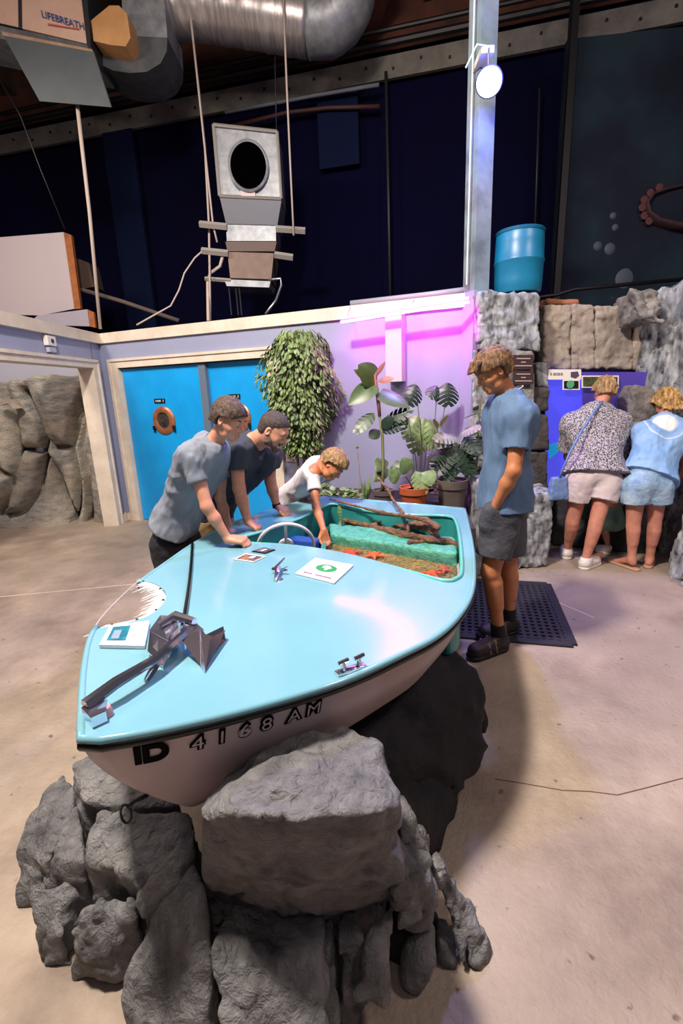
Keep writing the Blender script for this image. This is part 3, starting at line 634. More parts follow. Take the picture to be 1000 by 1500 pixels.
def card(x0, y0, x1, y1, Y, mm, lab):
    o = pan(x0, y0, x1, y1, Y, .01).build('photo_card', m_white); tag(o, lab, 'picture')
    pan(x0 + 2, y0 + 2, x1 - 2, y1 - 2, Y - .004, .004).build('photo', mm, o); return o
c1 = card(824, 556, 849, 571, 4.6, m_black, 'small framed photo of a green oval under the white header')
MB().lathe(at(835, 563, 4.592), [(.036, 0), (.036, .003)], 20, Matrix.Rotation(math.pi / 2, 3, 'X')).build('green_shape', mat('green_blob', '#4aa070', .6), c1)
card(852, 550, 906, 568, 4.6, mat('photo_b', '#4a5a28', .6, col2='#2a1a2c', scale=18), 'wide framed dark photo behind the head of the woman in the speckled blouse')
for y0, y1, lb in ((520, 541, 'upper brown plaque on the rounded stone block'), (543, 563, 'lower brown plaque on the rounded stone block')):
    o = MB().prism([at(752, y0, 4.325), at(781, y0, 4.325), at(781, y1, 4.325), at(752, y1, 4.325)], (0, .02, 0)).build('plaque', mat('plaque_brown', '#3c2a2c', .45)); tag(o, lb, 'plaque', 'brown plaques on the stone')
    b = MB()
    for yy, w_ in ((.25, .35), (.5, .12), (.75, .42)):
        y = y0 + (y1 - y0) * yy; b.prism([at(766.5 - 29 * w_, y - .9, 4.32), at(766.5 + 29 * w_, y - .9, 4.32), at(766.5 + 29 * w_, y + .9, 4.32), at(766.5 - 29 * w_, y + .9, 4.32)], (0, .003, 0))
    b.build('engraved_lines', mat('plaque_text', '#a08c8a', .6), o)
o = MB().prism([at(735, 567, 4.38), at(783, 567, 4.38), at(783, 583, 4.38), at(735, 583, 4.38)], (0, .03, 0)).build('plaque', mat('plaque_dark', '#2c2426', .6)); tag(o, 'dark lower plaque between plaque block and column', 'plaque')
o = MB().prism([at(990, 545, 4.5), at(1012, 545, 4.45), at(1012, 590, 4.45), at(990, 590, 4.5)], (0, .02, 0)).build('plaque', mat('plaque_brown', '#3c2a2c', .45)); tag(o, 'brown plaque on the right rock wall at the picture edge', 'plaque')

# barrel
bc = at(760, 424, 4.62); bc = V((bc.x, 4.66, 2.42))
B_ = empty('barrel', bc, 'teal blue plastic barrel on top of the squared stone block', 'barrel')
m_bar = mat('barrel_blue', '#157498', .38, col2='#11688c', scale=4)
MB().lathe(bc, [(.19, 0), (.2, .02), (.205, .1), (.208, .24), (.214, .25), (.214, .265), (.208, .275), (.205, .4), (.2, .49), (.195, .5)], 40).build('body', m_bar, B_, 'auto')
MB().lathe(bc + V((0, 0, .5)), [(.205, -.02), (.208, 0), (.2, .008), (.188, -.005), (.1, -.006)], 40).build('rim', mat('barrel_rim', '#0e5878', .4), B_, 'auto')

# rubber mat with holes
mc = [onz(838, 946, 0), onz(801, 857, 0), onz(660, 935, 0)]; ex = (mc[1] - mc[0]); ey = V((ex.y * -1, ex.x, 0)).normalized() * .80; ex_l = ex.length
mm_ = MB(); O = mc[0]; nx, ny = 20, 17; Rm = frame(ex); cM = O + ex / 2 + ey / 2
for i in range(nx + 1): mm_.box(O + ex * (i / nx) + ey * .5 + V((0, 0, .008)), (.022 if 0 < i < nx else .06, .80, .012), Rm)
for j in range(ny + 1): mm_.box(O + ex * .5 + ey * (j / ny) + V((0, 0, .0075)), (ex_l, .022 if 0 < j < ny else .06, .012), Rm)
o = mm_.build('rubber_mat', mat('rubber', '#26242c', .6, spec=.4), origin=(cM.x, cM.y, 0)); tag(o, 'black perforated rubber floor mat beside the boat under the teenager', 'mat')
# ================================================================== BOAT
BOW = V((-.62, .93)); AX = V((.40, .917)).normalized()
def sheer(x, y):
    l = (V((x, y)) - BOW).dot(AX); return .80 + .10 * max(0, 1 - l / 1.6) ** 2
def dk(x, y, dz=0.):
    z = .8
    for _ in range(15): p = onz(x, y, z + dz); z = sheer(p.x, p.y)
    return V((p.x, p.y, z + dz))
def pr(P):
    v = np.array(P) - np.array([0, 0, CH]); z = v @ _F; return 500 + CF * (v @ _R) / z, 750 - CF * (v @ _U) / z
def cat(pts, n=6):
    out = []; m = len(pts)
    for i in range(m - 1):
        p0, p1, p2, p3 = pts[max(i - 1, 0)], pts[i], pts[i + 1], pts[min(i + 2, m - 1)]
        for k in range(n):
            t = k / n; out.append(.5 * ((2 * p1) + (p2 - p0) * t + (2 * p0 - 5 * p1 + 4 * p2 - p3) * t * t + (3 * p1 - p0 - 3 * p2 + p3) * t ** 3))
    return out + [pts[-1]]
def resample(pts, n):
    d = [0]
    for a, c in zip(pts[:-1], pts[1:]): d.append(d[-1] + (c - a).length)
    out = []; j = 0
    for i in range(n):
        t = d[-1] * i / (n - 1)
        while j < len(d) - 2 and d[j + 1] < t: j += 1
        u = (t - d[j]) / max(1e-9, d[j + 1] - d[j]); out.append(pts[j].lerp(pts[j + 1], min(1, max(0, u))))
    return out
Lp = [(118, 1080), (119, 1040), (122, 985), (130, 940), (143, 914), (165, 888), (200, 855), (240, 826), (285, 795), (330, 770), (380, 752), (430, 737), (478, 727)]
Rp_ = [(118, 1080), (130, 1083), (180, 1076), (250, 1063), (350, 1040), (450, 1012), (520, 988), (590, 956), (640, 930), (672, 900), (690, 868), (694, 830), (690, 790), (680, 745)]
Lw = resample(cat([dk(*p) for p in Lp]), 60); Rw = resample(cat([dk(*p) for p in Rp_]), 60)
Lbite = [(200, 849), (228, 856), (243, 872), (238, 888), (215, 905), (175, 915), (145, 920)]
m_teal = mat('deck_gelcoat', '#74a6b2', .13, col2='#6d9fac', scale=1.5, spec=.6, coat=.0)
m_teald = mat('well_teal', '#2f8c88', .35, col2='#277a78', scale=4)
m_rub = mat('rub_rail', '#0b0c0e', .35)
m_hull = mat('hull_paint', '#c8b8bc', .42, col2='#bcacb0', scale=2.5, col3='#9c8586', scale3=1.2)
m_chr = mat('chrome', '#e4e0ee', .13, .97)
boat = empty('boat', (-.05, 2.2, .45), 'pale teal motor boat with a white hull made into a touch pool', 'boat')
cock = [(345, 796), (400, 799), (450, 804), (500, 813), (560, 828), (610, 842), (650, 852), (668, 849), (676, 836), (674, 795), (668, 766), (655, 757), (600, 755), (530, 748), (490, 739), (470, 745), (440, 760), (390, 778), (352, 789)]
cw = cat([dk(*p) for p in cock + cock[:1]], 4)[:-1]
_ol = np.array([(q.x, q.y) for q in Rw] + [(q.x, q.y) for q in Lw[::-1]]); SA = _ol[:-1]; SD = _ol[1:] - _ol[:-1] + 1e-6
def camber(p):
    q = np.array((p.x, p.y)); t = np.clip(((q - SA) * SD).sum(1) / (SD * SD).sum(1), 0, 1); ds = float(np.sqrt((((q - SA) - SD * t[:, None]) ** 2).sum(1)).min())
    u_ = min(1, ds / .6); u_ = u_ * u_ * (3 - 2 * u_); d = math.sqrt(1 - u_); l = (p.xy - BOW).dot(AX); e = max(0, min(1, (2.2 - l) / 1.2)); return sheer(p.x, p.y) + .03 * (1 - d * d) * e * e * (3 - 2 * e)
iA = min(range(60), key=lambda k: (Lw[k] - dk(200, 852)).length); iB = min(range(60), key=lambda k: (Lw[k] - dk(143, 916)).length)
outer = Rw[:] + Lw[::-1][:60 - iA - 1] + cat([dk(*p) for p in Lbite], 4) + Lw[1:iB][::-1]
pts2 = [V((p.x, p.y)) for p in outer]; ne = len(pts2); edges = [(i, (i + 1) % ne) for i in range(ne)]
nc = len(cw); pts2 += [V((p.x, p.y)) for p in cw]; edges += [(ne + i, ne + (i + 1) % nc) for i in range(nc)]
xs = np.arange(-1.1, 1.1, .04); ys = np.arange(.9, 3.95, .04)
pts2 += [V((x + .001, y + .001)) for x in xs for y in ys]
def inside(p, poly):
    c = False; n = len(poly)
    for i in range(n):
        a, b_ = poly[i], poly[i - 1]
        if (a.y > p.y) != (b_.y > p.y) and p.x < (b_.x - a.x) * (p.y - a.y) / (b_.y - a.y) + a.x: c = not c
    return c
vo, eo, fo, *_ = delaunay_2d_cdt(pts2, edges, [], 0, 1e-5)
O2 = pts2[:ne]; C2 = pts2[ne:ne + nc]; fo2 = []
for f in fo:
    c = sum((vo[i] for i in f), V((0, 0))) / len(f)
    if inside(c, O2) and not inside(c, C2): fo2.append(list(f))
b = MB(); b.add([(v.x, v.y, camber(V((v.x, v.y, 0)))) for v in vo], fo2)
me = bpy.data.meshes.new('deck'); me.from_pydata([tuple(V(v) - boat.location) for v in b.v], [], b.f)
bb = bmesh.new(); bb.from_mesh(me); bmesh.ops.delete(bb, geom=[v for v in bb.verts if not v.link_faces], context='VERTS'); bmesh.ops.recalc_face_normals(bb, faces=bb.faces)
for f in bb.faces:
    f.smooth = True
if sum(f.normal.z for f in bb.faces) < 0: bmesh.ops.reverse_faces(bb, faces=bb.faces)
bb.to_mesh(me); bb.free(); deck = link('deck', me, m_teal, boat)
sm = deck.modifiers.new('s', 'SOLIDIFY'); sm.thickness = .014; sm.offset = -1; sm.use_rim = False
dzv = lambda z: V((0, 0, z))
rimR = Rw[:] ; rimL1 = Lw[:iB + 1]; rimL2 = Lw[iA:]
full = [p for p in (Lw[iA:][::-1])]
b = MB(); b.tube([p + dzv(-.005) for p in (rimL1[::-1] + Rw[1:])], .011, 10); b.tube([p + dzv(-.006) for p in rimL2], .012, 10); b.tube([p + dzv(-.006) for p in (Lw[-1], Rw[-1])], .012, 10)
b.build('gunwale', m_teal, boat, True)
b = MB(); b.tube([p + dzv(-.023) for p in (rimL1[::-1] + Rw[1:])], .0125, 8); b.tube([p + dzv(-.023) for p in rimL2], .0125, 8); b.build('rub_rail', m_rub, boat, True)
# hull
def hullpt(i, side, t):
    if i != int(i):
        j = int(i); return hullpt(j, side, t).lerp(hullpt(j + 1, side, t), i - j)
    i = int(i)
    e = (Rw if side > 0 else Lw)[i]; c = (Rw[i] + Lw[i]) / 2; s = i / 59
    ks = [(0, .985), (.3, .95), (.6, .86), (.85, .68), (1, .42)]
    for (t0, k0), (t1, k1) in zip(ks[:-1], ks[1:]):
        if t <= t1 + 1e-9: k = k0 + (k1 - k0) * (t - t0) / (t1 - t0); break
    zb = .43; z = (e.z - .03) + (zb - e.z + .03) * t
    if side < 0 and iB <= i <= iA + 9: z = min(z, e.z - .30)
    sh = .28 * (1 - s) ** 3 * (t ** 1.3)
    p = c + (e - c) * k; return V((p.x + AX.x * sh, p.y + AX.y * sh, z))
nt_ = 12; b = MB(); vs = []; ring = [(i, -1) for i in range(59, -1, -1)] + [(i, 1) for i in range(1, 60)]
for k in range(nt_ + 1): vs += [hullpt(i, sd, k / nt_) for i, sd in ring]
m_ = len(ring); fs = [(k * m_ + j, k * m_ + (j + 1) % m_, (k + 1) * m_ + (j + 1) % m_, (k + 1) * m_ + j) for k in range(nt_) for j in range(m_)]
fs.append(tuple(nt_ * m_ + j for j in range(m_))); b.add(vs, fs); b.build('hull', m_hull, boat, True)
# registration on the right bow side
m_ink = mat('reg_black', '#08080a', .9, spec=.1)
def hullat(x, y):
    best = None
    for i in [q_ / 5 for q_ in range(0, 130)]:
        for k in range(3, 25):
            p = hullpt(i, 1, k / 30); q = pr(p); d = (q[0] - x) ** 2 + (q[1] - y) ** 2
            if best is None or d < best[0]: best = (d, i, k / 30)
    _, i, t = best; p = hullpt(i, 1, t); du = (hullpt(min(i + 1, 59), 1, t) - hullpt(max(i - 1, 0), 1, t)).normalized(); dv = (hullpt(i, 1, max(0, t - .06)) - hullpt(i, 1, t + .06)).normalized()
    nn = du.cross(dv).normalized(); dv = nn.cross(du); return p, Matrix((du, dv, nn)).transposed()
solid, outl, inner = [], [], []
for ch, x, y, sz in (('I', 199, 1105, .084), ('D', 227, 1098, .084)):
    p, R = hullat(x, y); text(ch, 'registration_letter', m_ink, boat, R, p + R @ V((0, 0, .003)), sz, .002, .004)
for ch, x, y, sz in (('4', 285, 1076, .064), ('1', 323, 1068, .064), ('6', 354, 1059, .064), ('8', 388, 1049, .064), ('A', 428, 1037, .06), ('M', 455, 1029, .06)):
    p, R = hullat(x, y); lt = text(ch, 'registration_letter', m_ink, boat, R, p + R @ V((0, 0, .003)), sz, .0015, .005)
    text(ch, 'letter_fill', m_hull, lt, R, p + R @ V((0, 0, .0055)), sz, .0005, -.0005)
p, R = hullat(193, 1163); 
ey = empty('bow_eye', (0, 0, 0)); ey.parent = boat
bpy.data.objects.remove(ey)
pe = onz(195, 1160, .58); stem = hullpt(1, -1, .7)
st = hullpt(0, 1, .62); b = MB(); b.tube([st, st + V((-.03, -.02, .0)), st + V((-.045, -.03, -.01))], .006, 8)
rg = st + V((-.052, -.03, -.03)); b.tube([rg + V((math.cos(t) * .014, math.sin(t) * .004, math.sin(t) * .026)) for t in [i * math.pi / 10 for i in range(20)]], .0035, 8, closed=True); b.build('bow_eye', m_dark, boat, True)
# cockpit coaming, well walls
b = MB(); b.tube([p + dzv(.004) for p in cw], .011, 8, closed=True); b.build('coaming', mat('coaming_teal', '#5fb0a8', .25), boat, True)
b = MB(); n = len(cw); lv = [cw, [V((p.x, p.y, .44)) for p in cw]]
b.add(lv[0] + lv[1], [(i, (i + 1) % n, n + (i + 1) % n, n + i) for i in range(n)] + [tuple(range(n, 2 * n))]); wl = b.build('well_liner', m_teald, boat)
# blue interior of the dry part with seat edge and dash
m_bluei = mat('interior_blue', '#2c4f9c', .45, col2='#24458c', scale=3)
b = MB(); b.prism([(-.6, 2.72, .52), (-.12, 2.6, .52), (-.12, 3.3, .52), (-.2, 3.4, .52), (-.5, 2.95, .52)], (0, 0, .06)); b.box((-.3, 3.05, .62), (.3, .1, .16), Matrix.Rotation(-.4, 3, 'Z'), .01); b.build('blue_sole', m_bluei, boat)
MB().prism([(-.15, 2.52, .45), (-.12, 2.52, .45), (-.10, 3.4, .45), (-.13, 3.4, .45)], (0, 0, .22)).build('divider', m_teald, boat)
# deck lip under the cockpit edge
rock('ledge', [V(p) for p in ((-.08, 3.14, .45), (.67, 2.64, .45), (-.08, 3.14, .69), (.67, 2.64, .69), (-.1, 3.40, .70), (.73, 2.92, .70), (-.1, 3.40, .45), (.73, 2.92, .45))], mat('ledge_teal', '#5fae98', .5, col2='#3f8f7c', scale=30, bump=.6, bscale=50), '', .004, 20, .012, .02, parent=boat)
MB().prism([(-.1, 3.30, .6), (.73, 2.85, .6), (.74, 3.05, .6), (.46, 3.13, .6), (.15, 3.32, .6), (-.05, 3.55, .6), (-.14, 3.42, .6)], (0, 0, .05)).build('rear_bed', mat('wet_soil', '#2c2420', .6, col2='#1c1815', scale=30, bump=.8), boat)
wp = [(-.10, 2.50), (0, 2.40), (.19, 2.22), (.34, 2.09), (.45, 2.01), (.52, 2.04), (.55, 2.12), (.655, 2.62), (-.05, 3.12), (-.10, 3.12)]
gb = MB().prism([(x, y, .57) for x, y in wp], (0, 0, .052)).build('gravel_bed', mat('gravel', '#b8904a', .6, col2='#5a4422', scale=46, kind='voronoi', bump=1., bscale=60, lo=.1, hi=.6, col3='#6a6a3a', scale3=9)); tag(gb, 'yellow-brown gravel on the bottom of the touch pool', 'gravel', kind='stuff')
random.seed(4)
bb = bmesh.new()
for k in range(2600):
    x, y = random.uniform(-.1, .65), random.uniform(2.02, 3.1)
    if not inside(V((x, y)), [V(q) for q in wp]): continue
    r = random.uniform(.005, .012); M = Matrix.Translation(V((x, y, .622)) - gb.location) @ Matrix.Rotation(random.uniform(0, 3), 4, 'Z') @ Matrix.Diagonal((r, r * random.uniform(.6, 1), r * .6, 1))
    bmesh.ops.create_icosphere(bb, subdivisions=1, radius=1, matrix=M)
me = gb.data; bb2 = bmesh.new(); bb2.from_mesh(me); tmp = bpy.data.meshes.new('t'); bb.to_mesh(tmp); bb2.from_mesh(tmp); bb2.to_mesh(me); bb.free(); bb2.free(); bpy.data.meshes.remove(tmp)
def starfish(x, y, r, rot, col, lab):
    c = onz(x, y, .65); s_ = S(); ax = np.eye(3)
    for k in range(5):
        a = rot + k * 2 * math.pi / 5; e = np.array([c.x + math.cos(a) * r, c.y + math.sin(a) * r, .638]); s_.c((c.x, c.y, .642), e, r * .2, r * .06, .015)
    lo, hi = s_.bb(.01); o = sdf_mesh('starfish', lambda P: s_.ev(P) - .002 * vnoise(P, 120), lo, hi, .004, mat('starfish_' + col, col, .6, bump=.5, bscale=150), loc=(c.x, c.y, .6)); tag(o, lab, 'starfish', 'starfish in the touch pool')
starfish(512, 808, .085, .3, '#e0481c', 'orange-red starfish in the pool water next to the hand of the boy')
starfish(548, 811, .075, .9, '#ea6420', 'orange starfish in the pool, second from the boy')
starfish(632, 838, .07, .1, '#e2521e', 'orange-red starfish in the front right corner of the pool')
starfish(650, 832, .055, .7, '#c85a30', 'smaller orange starfish touching the corner of the pool')
starfish(560, 824, .03, .2, '#b02838', 'small crimson starfish near the front edge of the pool')
starfish(622, 845, .03, .6, '#b83050', 'small pink starfish close to the near coaming')
mw = bpy.data.materials.new('water'); mw.use_nodes = True; nt = mw.node_tree; nt.nodes.clear()
o_ = nt.nodes.new('ShaderNodeOutputMaterial'); mx = nt.nodes.new('ShaderNodeMixShader'); tr = nt.nodes.new('ShaderNodeBsdfTransparent'); gl = nt.nodes.new('ShaderNodeBsdfGlossy'); fr_ = nt.nodes.new('ShaderNodeFresnel'); bp = nt.nodes.new('ShaderNodeBump'); nz = nt.nodes.new('ShaderNodeTexNoise')
tr.inputs[0].default_value = (.88, .93, .9, 1); gl.inputs['Roughness'].default_value = .05; fr_.inputs['IOR'].default_value = 1.25; nz.inputs['Scale'].default_value = 22; bp.inputs['Strength'].default_value = .25; bp.inputs['Distance'].default_value = .02
for a, c in ((nz.outputs[0], bp.inputs['Height']), (bp.outputs[0], gl.inputs['Normal']), (bp.outputs[0], fr_.inputs['Normal']), (fr_.outputs[0], mx.inputs[0]), (tr.outputs[0], mx.inputs[1]), (gl.outputs[0], mx.inputs[2]), (mx.outputs[0], o_.inputs[0])): nt.links.new(a, c)
o = MB().add([(x, y, .672) for x, y in wp], [tuple(range(len(wp)))]).build('pool_water', mw, None, fix=False, origin=(.25, 2.6, .665)); tag(o, 'clear shallow water in the boat touch pool', 'water', kind='stuff')
# driftwood
m_dw = mat('driftwood', '#8a6448', .75, col2='#4c3224', scale=16, bump=.8, bscale=40, stretch=(1, 1, 3))
def wood(paths, lab, nm='driftwood', zz=.75, col=None, amp=.006):
    s_ = S()
    for pts in paths:
        P_ = [onz(x, y, z) for x, y, z, r in pts]
        for i in range(len(P_) - 1): s_.c(P_[i], P_[i + 1], pts[i][3], pts[i + 1][3], .015)
    lo, hi = s_.bb(.02); o = sdf_mesh(nm, lambda P: s_.ev(P) - amp * fbm(P, 35, 3), lo, hi, .0055, col or m_dw); tag(o, lab, 'driftwood' if nm != 'branch' else 'branch', 'driftwood along the back of the touch pool'); return o
wood([[(505, 762, .70, .015), (545, 772, .70, .022), (590, 783, .71, .026), (630, 790, .72, .02), (668, 797, .70, .012)], [(545, 772, .70, .015), (565, 758, .76, .01)]], 'long dark driftwood lying behind the green ledge')
wood([[(535, 757, .74, .008), (560, 750, .80, .009), (578, 762, .74, .01)], [(545, 765, .72, .009), (560, 752, .79, .007)], [(575, 772, .72, .012), (600, 768, .74, .014), (622, 775, .73, .018)]], 'forked reddish driftwood twig sticking up in the middle')
wood([[(590, 772, .74, .02), (612, 768, .76, .03), (634, 776, .76, .028), (640, 788, .72, .018)], [(596, 762, .79, .012), (598, 778, .73, .014)]], 'thick knobby brown driftwood lump under the terracotta pot')
wood([[(640, 790, .71, .018), (655, 793, .71, .022), (672, 800, .69, .02)], [(600, 795, .70, .02), (640, 792, .70, .012)]], 'short mottled driftwood at the right pool wall')
wood([[(483, 731, .835, .006), (520, 741, .835, .009), (560, 751, .83, .011), (600, 757, .83, .013), (625, 762, .83, .017), (641, 772, .82, .02)]], 'long thin branch lying along the rear coaming', 'branch', amp=.003)
wood([[(553, 700, 1.0, .009), (566, 714, .95, .009), (577, 735, .88, .01), (590, 752, .84, .011)]], 'curved brown branch rising past the brown pot', 'branch', amp=.003)
# steering wheel
Cw = at(419, 800, 2.72); hub = at(411, 794, 2.70)
sw = empty('steering_wheel', (0, 0, 0)); sw.parent = boat; sw.location = Cw - boat.location
Nw = V((-.12, .92, .36)).normalized(); Xw = V((1, .2, 0)).normalized(); Xw = (Xw - Nw * Xw.dot(Nw)).normalized(); Yw = Nw.cross(Xw)
ci = lambda t, r: Cw + Xw * math.cos(t) * r + Yw * math.sin(t) * r
b = MB(); b.tube([ci(i * math.pi / 24, .165) for i in range(48)], .0105, 10, closed=True); b.build('rim', mat('wheel_ivory', '#d0c4c4', .35), sw, True)
b = MB(); 
for i in range(30): b.lathe(ci(.35 + i * .085, .152), [(.004, -.004), (.007, 0), (.004, .004)], 6)
b.build('finger_grips', m_dark, sw)
b = MB(); b.lathe(Cw, [(.0, -.01), (.035, -.006), (.05, .005), (.045, .02), (.02, .034), (0, .036)], 20, Matrix((Xw, Yw, Nw)).transposed())
b.build('hub', m_white, sw, 'auto')
b = MB()
for a in (.45, 2.7, -1.57): b.tube([Cw, ci(a, .16)], .009, 8)
b.build('spoke', m_white, sw)

# torn bite with clear shield
bw = cat([dk(*p) for p in Lbite], 5)
m_white2 = mat('torn_fibreglass', '#dcdad6', .6, col2='#b9b6b0', scale=40)
b = MB(); cc = sum(bw, V()) / len(bw); inn = [p + (cc - p).normalized() * .018 + dzv(-.004) for p in bw]
nb_ = len(bw); b.add([p + dzv(-.003) for p in bw] + inn, [(i, i + 1, nb_ + i + 1, nb_ + i) for i in range(nb_ - 1)])
outd = (dk(145, 905) - dk(235, 880)).normalized()
random.seed(3)
for i in range(2, nb_ - 1):
    for k in range(2):
        p = inn[i].lerp(inn[min(i + 1, nb_ - 1)], k / 2); L_s = random.uniform(.04, .10); d = (outd + V((random.uniform(-.1, .1), random.uniform(-.1, .1), -.15))).normalized()
        b.tube([p - outd * .01, p + d * L_s], [.006, .0008], 4)
b.build('torn_edge', m_white2, boat)
b = MB()
for p in bw[2::5]: b.lathe(p + (cc - p).normalized() * .012 + dzv(.001), [(.006, 0), (.005, .003), (0, .003)], 8)
b.build('screw', m_dark, boat)
mcl = bpy.data.materials.new('clear_plastic'); mcl.use_nodes = True; nt = mcl.node_tree; nt.nodes.clear()
o_ = nt.nodes.new('ShaderNodeOutputMaterial'); mx = nt.nodes.new('ShaderNodeMixShader'); tr = nt.nodes.new('ShaderNodeBsdfTransparent'); gl = nt.nodes.new('ShaderNodeBsdfGlossy'); fr_ = nt.nodes.new('ShaderNodeFresnel'); gl.inputs['Roughness'].default_value = .08; tr.inputs[0].default_value = (.95, .95, .96, 1)
for a, c in ((tr.outputs[0], mx.inputs[1]), (gl.outputs[0], mx.inputs[2]), (mx.outputs[0], o_.inputs[0])): nt.links.new(a, c)
mx.inputs[0].default_value = .08
seg = resample(Lw[iB:iA + 1], 12); b = MB(); b.add([p + dzv(.004) for p in seg] + [p + dzv(-.10) + (cc - p) * .12 for p in seg], [(i, i + 1, 13 + i, 12 + i) for i in range(11)]); b.build('clear_shield', mcl, boat, fix=False)
MB().tube([p + dzv(.004) for p in seg], .0025, 6).build('shield_edge', mat('edge_grey', '#b8b4b0', .2), boat)

# deck fittings
def dkp(x, y, dz=0.): p = dk(x, y); return V((p.x, p.y, camber(p) + dz))
an = empty('anchor', dkp(265, 965), 'shiny chrome plough anchor on the bow deck', 'anchor')
sh = [dkp(128, 1052, .035), dkp(175, 1028, .055), dkp(230, 995, .055), dkp(272, 962, .06)]
b = MB(); b.tube([sh[0], sh[1], sh[2], sh[3], dkp(280, 945, .06)], [.017, .016, .013, .014, .016], 6); b.build('shank', m_chr, an, 'auto')
fk = S(); cA = np.array(dkp(258, 958, .05)); 
def D(x, y, z): return np.array(dkp(x, y, z))
b = MB()
def tri(b, pts, th=.006):
    P_ = [V(p) for p in pts]; n = (P_[1] - P_[0]).cross(P_[2] - P_[0]).normalized(); b.prism(P_, n * th)
tri(b, [D(222, 940, .03), D(218, 965, .015), D(240, 985, .005), D(268, 962, .06), D(262, 938, .07)])
tri(b, [D(262, 936, .07), D(240, 930, .06), D(222, 940, .03), D(250, 965, .05)])
tri(b, [D(268, 936, .07), D(285, 945, .075), D(300, 955, .06), D(298, 985, .0), D(268, 965, .06)])
tri(b, [D(296, 955, .06), D(310, 962, .04), D(332, 945, .03), D(300, 990, .0), D(294, 982, .005)])
tri(b, [D(305, 958, .05), D(330, 944, .045), D(332, 950, .01), D(306, 975, .01)])
b.build('fluke', m_chr, an)
b = MB(); b.tube([D(238, 948, .07), D(262, 942, .085), D(290, 950, .08)], [.012, .018, .012], 8); b.tube([D(262, 965, .05), D(262, 928, .06)], .011, 8)
b.tube([D(235, 985, .03), D(222, 1000, .02), D(215, 1006, .012)], [.012, .012, .009], 6); b.build('crown', m_chr, an, 'auto')
bl = empty('bow_light', dkp(148, 1052), 'chrome bow cap with a small round lamp at the tip of the boat', 'bow light')
b = MB(); b.prism([dkp(122, 1052), dkp(136, 1068), dkp(158, 1058), dkp(160, 1040), dkp(140, 1038)], (0, 0, .03)); b.build('cap', m_chr, bl, 'auto')
MB().lathe(dkp(155, 1049, .0), [(.018, 0), (.018, .015), (.014, .026), (0, .03)], 18).build('lens', mat('bow_lens', '#b88a90', .3), bl, 'auto')
rod = resample(cat([dk(282, 797, .0), dk(279, 850), dk(273, 900), dk(266, 938)]), 24)
o = MB().tube([V((p.x, p.y, camber(p) + .008)) for p in rod], .009, 8).build('deck_strip', mat('dark_chrome', '#5a5f68', .15, 1.), None, True); tag(o, 'dark chrome strip running along the deck up to the anchor', 'trim strip')
cl = empty('mooring_cleat', dkp(512, 985), 'chrome mooring cleat with two horns at the right deck edge', 'cleat')
b = MB(); a, c = dkp(492, 990, .006), dkp(534, 976, .006); b.box((a + c) / 2, ((c - a).length, .026, .010), frame(c - a), .004); b.build('base', m_chr, cl, 'auto')
for t_q in (.25, .8):
    q0 = a.lerp(c, t_q); b = MB(); b.tube([q0, q0 + dzv(.03)], [.009, .007], 8); b.tube([q0 + dzv(.03) - (c - a).normalized() * .018, q0 + dzv(.034) + (c - a).normalized() * .018], [.006, .007], 8); b.build('horn', m_chr, cl, 'auto')
ft = empty('deck_fitting', dkp(410, 852), 'small chrome winged fitting on the deck beside the white sign', 'deck fitting')
b = MB(); b.tube([dkp(404, 862, .006), dkp(408, 851, .03), dkp(412, 842, .012)], [.006, .014, .004], 8); b.tube([dkp(400, 848, .02), dkp(422, 850, .02)], [.01, .006], 8); b.tube([dkp(402, 848, .018), dkp(418, 838, .045)], [.008, .004], 6); b.build('body', m_chr, ft, 'auto')
MB().lathe(dkp(409, 858, 0), [(.02, 0), (.016, .006), (0, .008)], 14).build('base', m_steel, ft)

def cardq(c4, dz, th): 
    P_ = [dkp(*p) for p in c4]; zz = max(p.z for p in P_) + dz
    return P_, zz
def flatcard(name, c4, m, lab, cat_, th=.006, dz=.002):
    P_ = [dkp(x, y, dz) for x, y in c4]; o = MB().prism(P_, (0, 0, th)).build(name, m); tag(o, lab, cat_); return o, [p + dzv(th + .001) for p in P_]
def bil(P_, u, v): return P_[0].lerp(P_[1], u).lerp(P_[3].lerp(P_[2], u), v)
def patch(par, P_, name, m, u0, v0, u1, v1, dz=0., th=.0008):
    return MB().prism([bil(P_, u0, v0) + dzv(dz), bil(P_, u1, v0) + dzv(dz), bil(P_, u1, v1) + dzv(dz), bil(P_, u0, v1) + dzv(dz)], (0, 0, th)).build(name, m, par)
o, P_ = flatcard('info_sign', [(462, 825), (518, 836), (490, 865), (433, 850)], mat('sign_white', '#e8dce6', .35), 'white square sign with a green circle lying on the deck', 'sign')
cg = bil(P_, .52, .45); rg_ = mat('sign_green', '#1f8a4c', .5)
exu = (P_[1] - P_[0]) / 2; eyu = (P_[0] - P_[3]) / 2
MB().prism([cg + exu * .5 * math.cos(t) + eyu * .40 * math.sin(t) for t in [i * math.pi / 16 for i in range(32)]], (0, 0, .0006)).build('green_circle', rg_, o)
MB().prism([cg + exu * x + eyu * y + dzv(.0008) for x, y in ((-.2, .18), (-.05, .26), (.12, .24), (.26, .02), (.15, -.02), (.1, -.22), (.0, -.25), (-.04, -.08), (-.22, 0))], (0, 0, .0006)).build('white_emblem', m_white, o)
Rs = Matrix((exu.normalized(), exu.normalized().cross(-exu.cross(eyu).normalized()) * -1, exu.cross(eyu).normalized())).transposed()
Rs = Matrix((exu.normalized(), exu.cross(eyu).normalized().cross(exu.normalized()), exu.cross(eyu).normalized())).transposed()
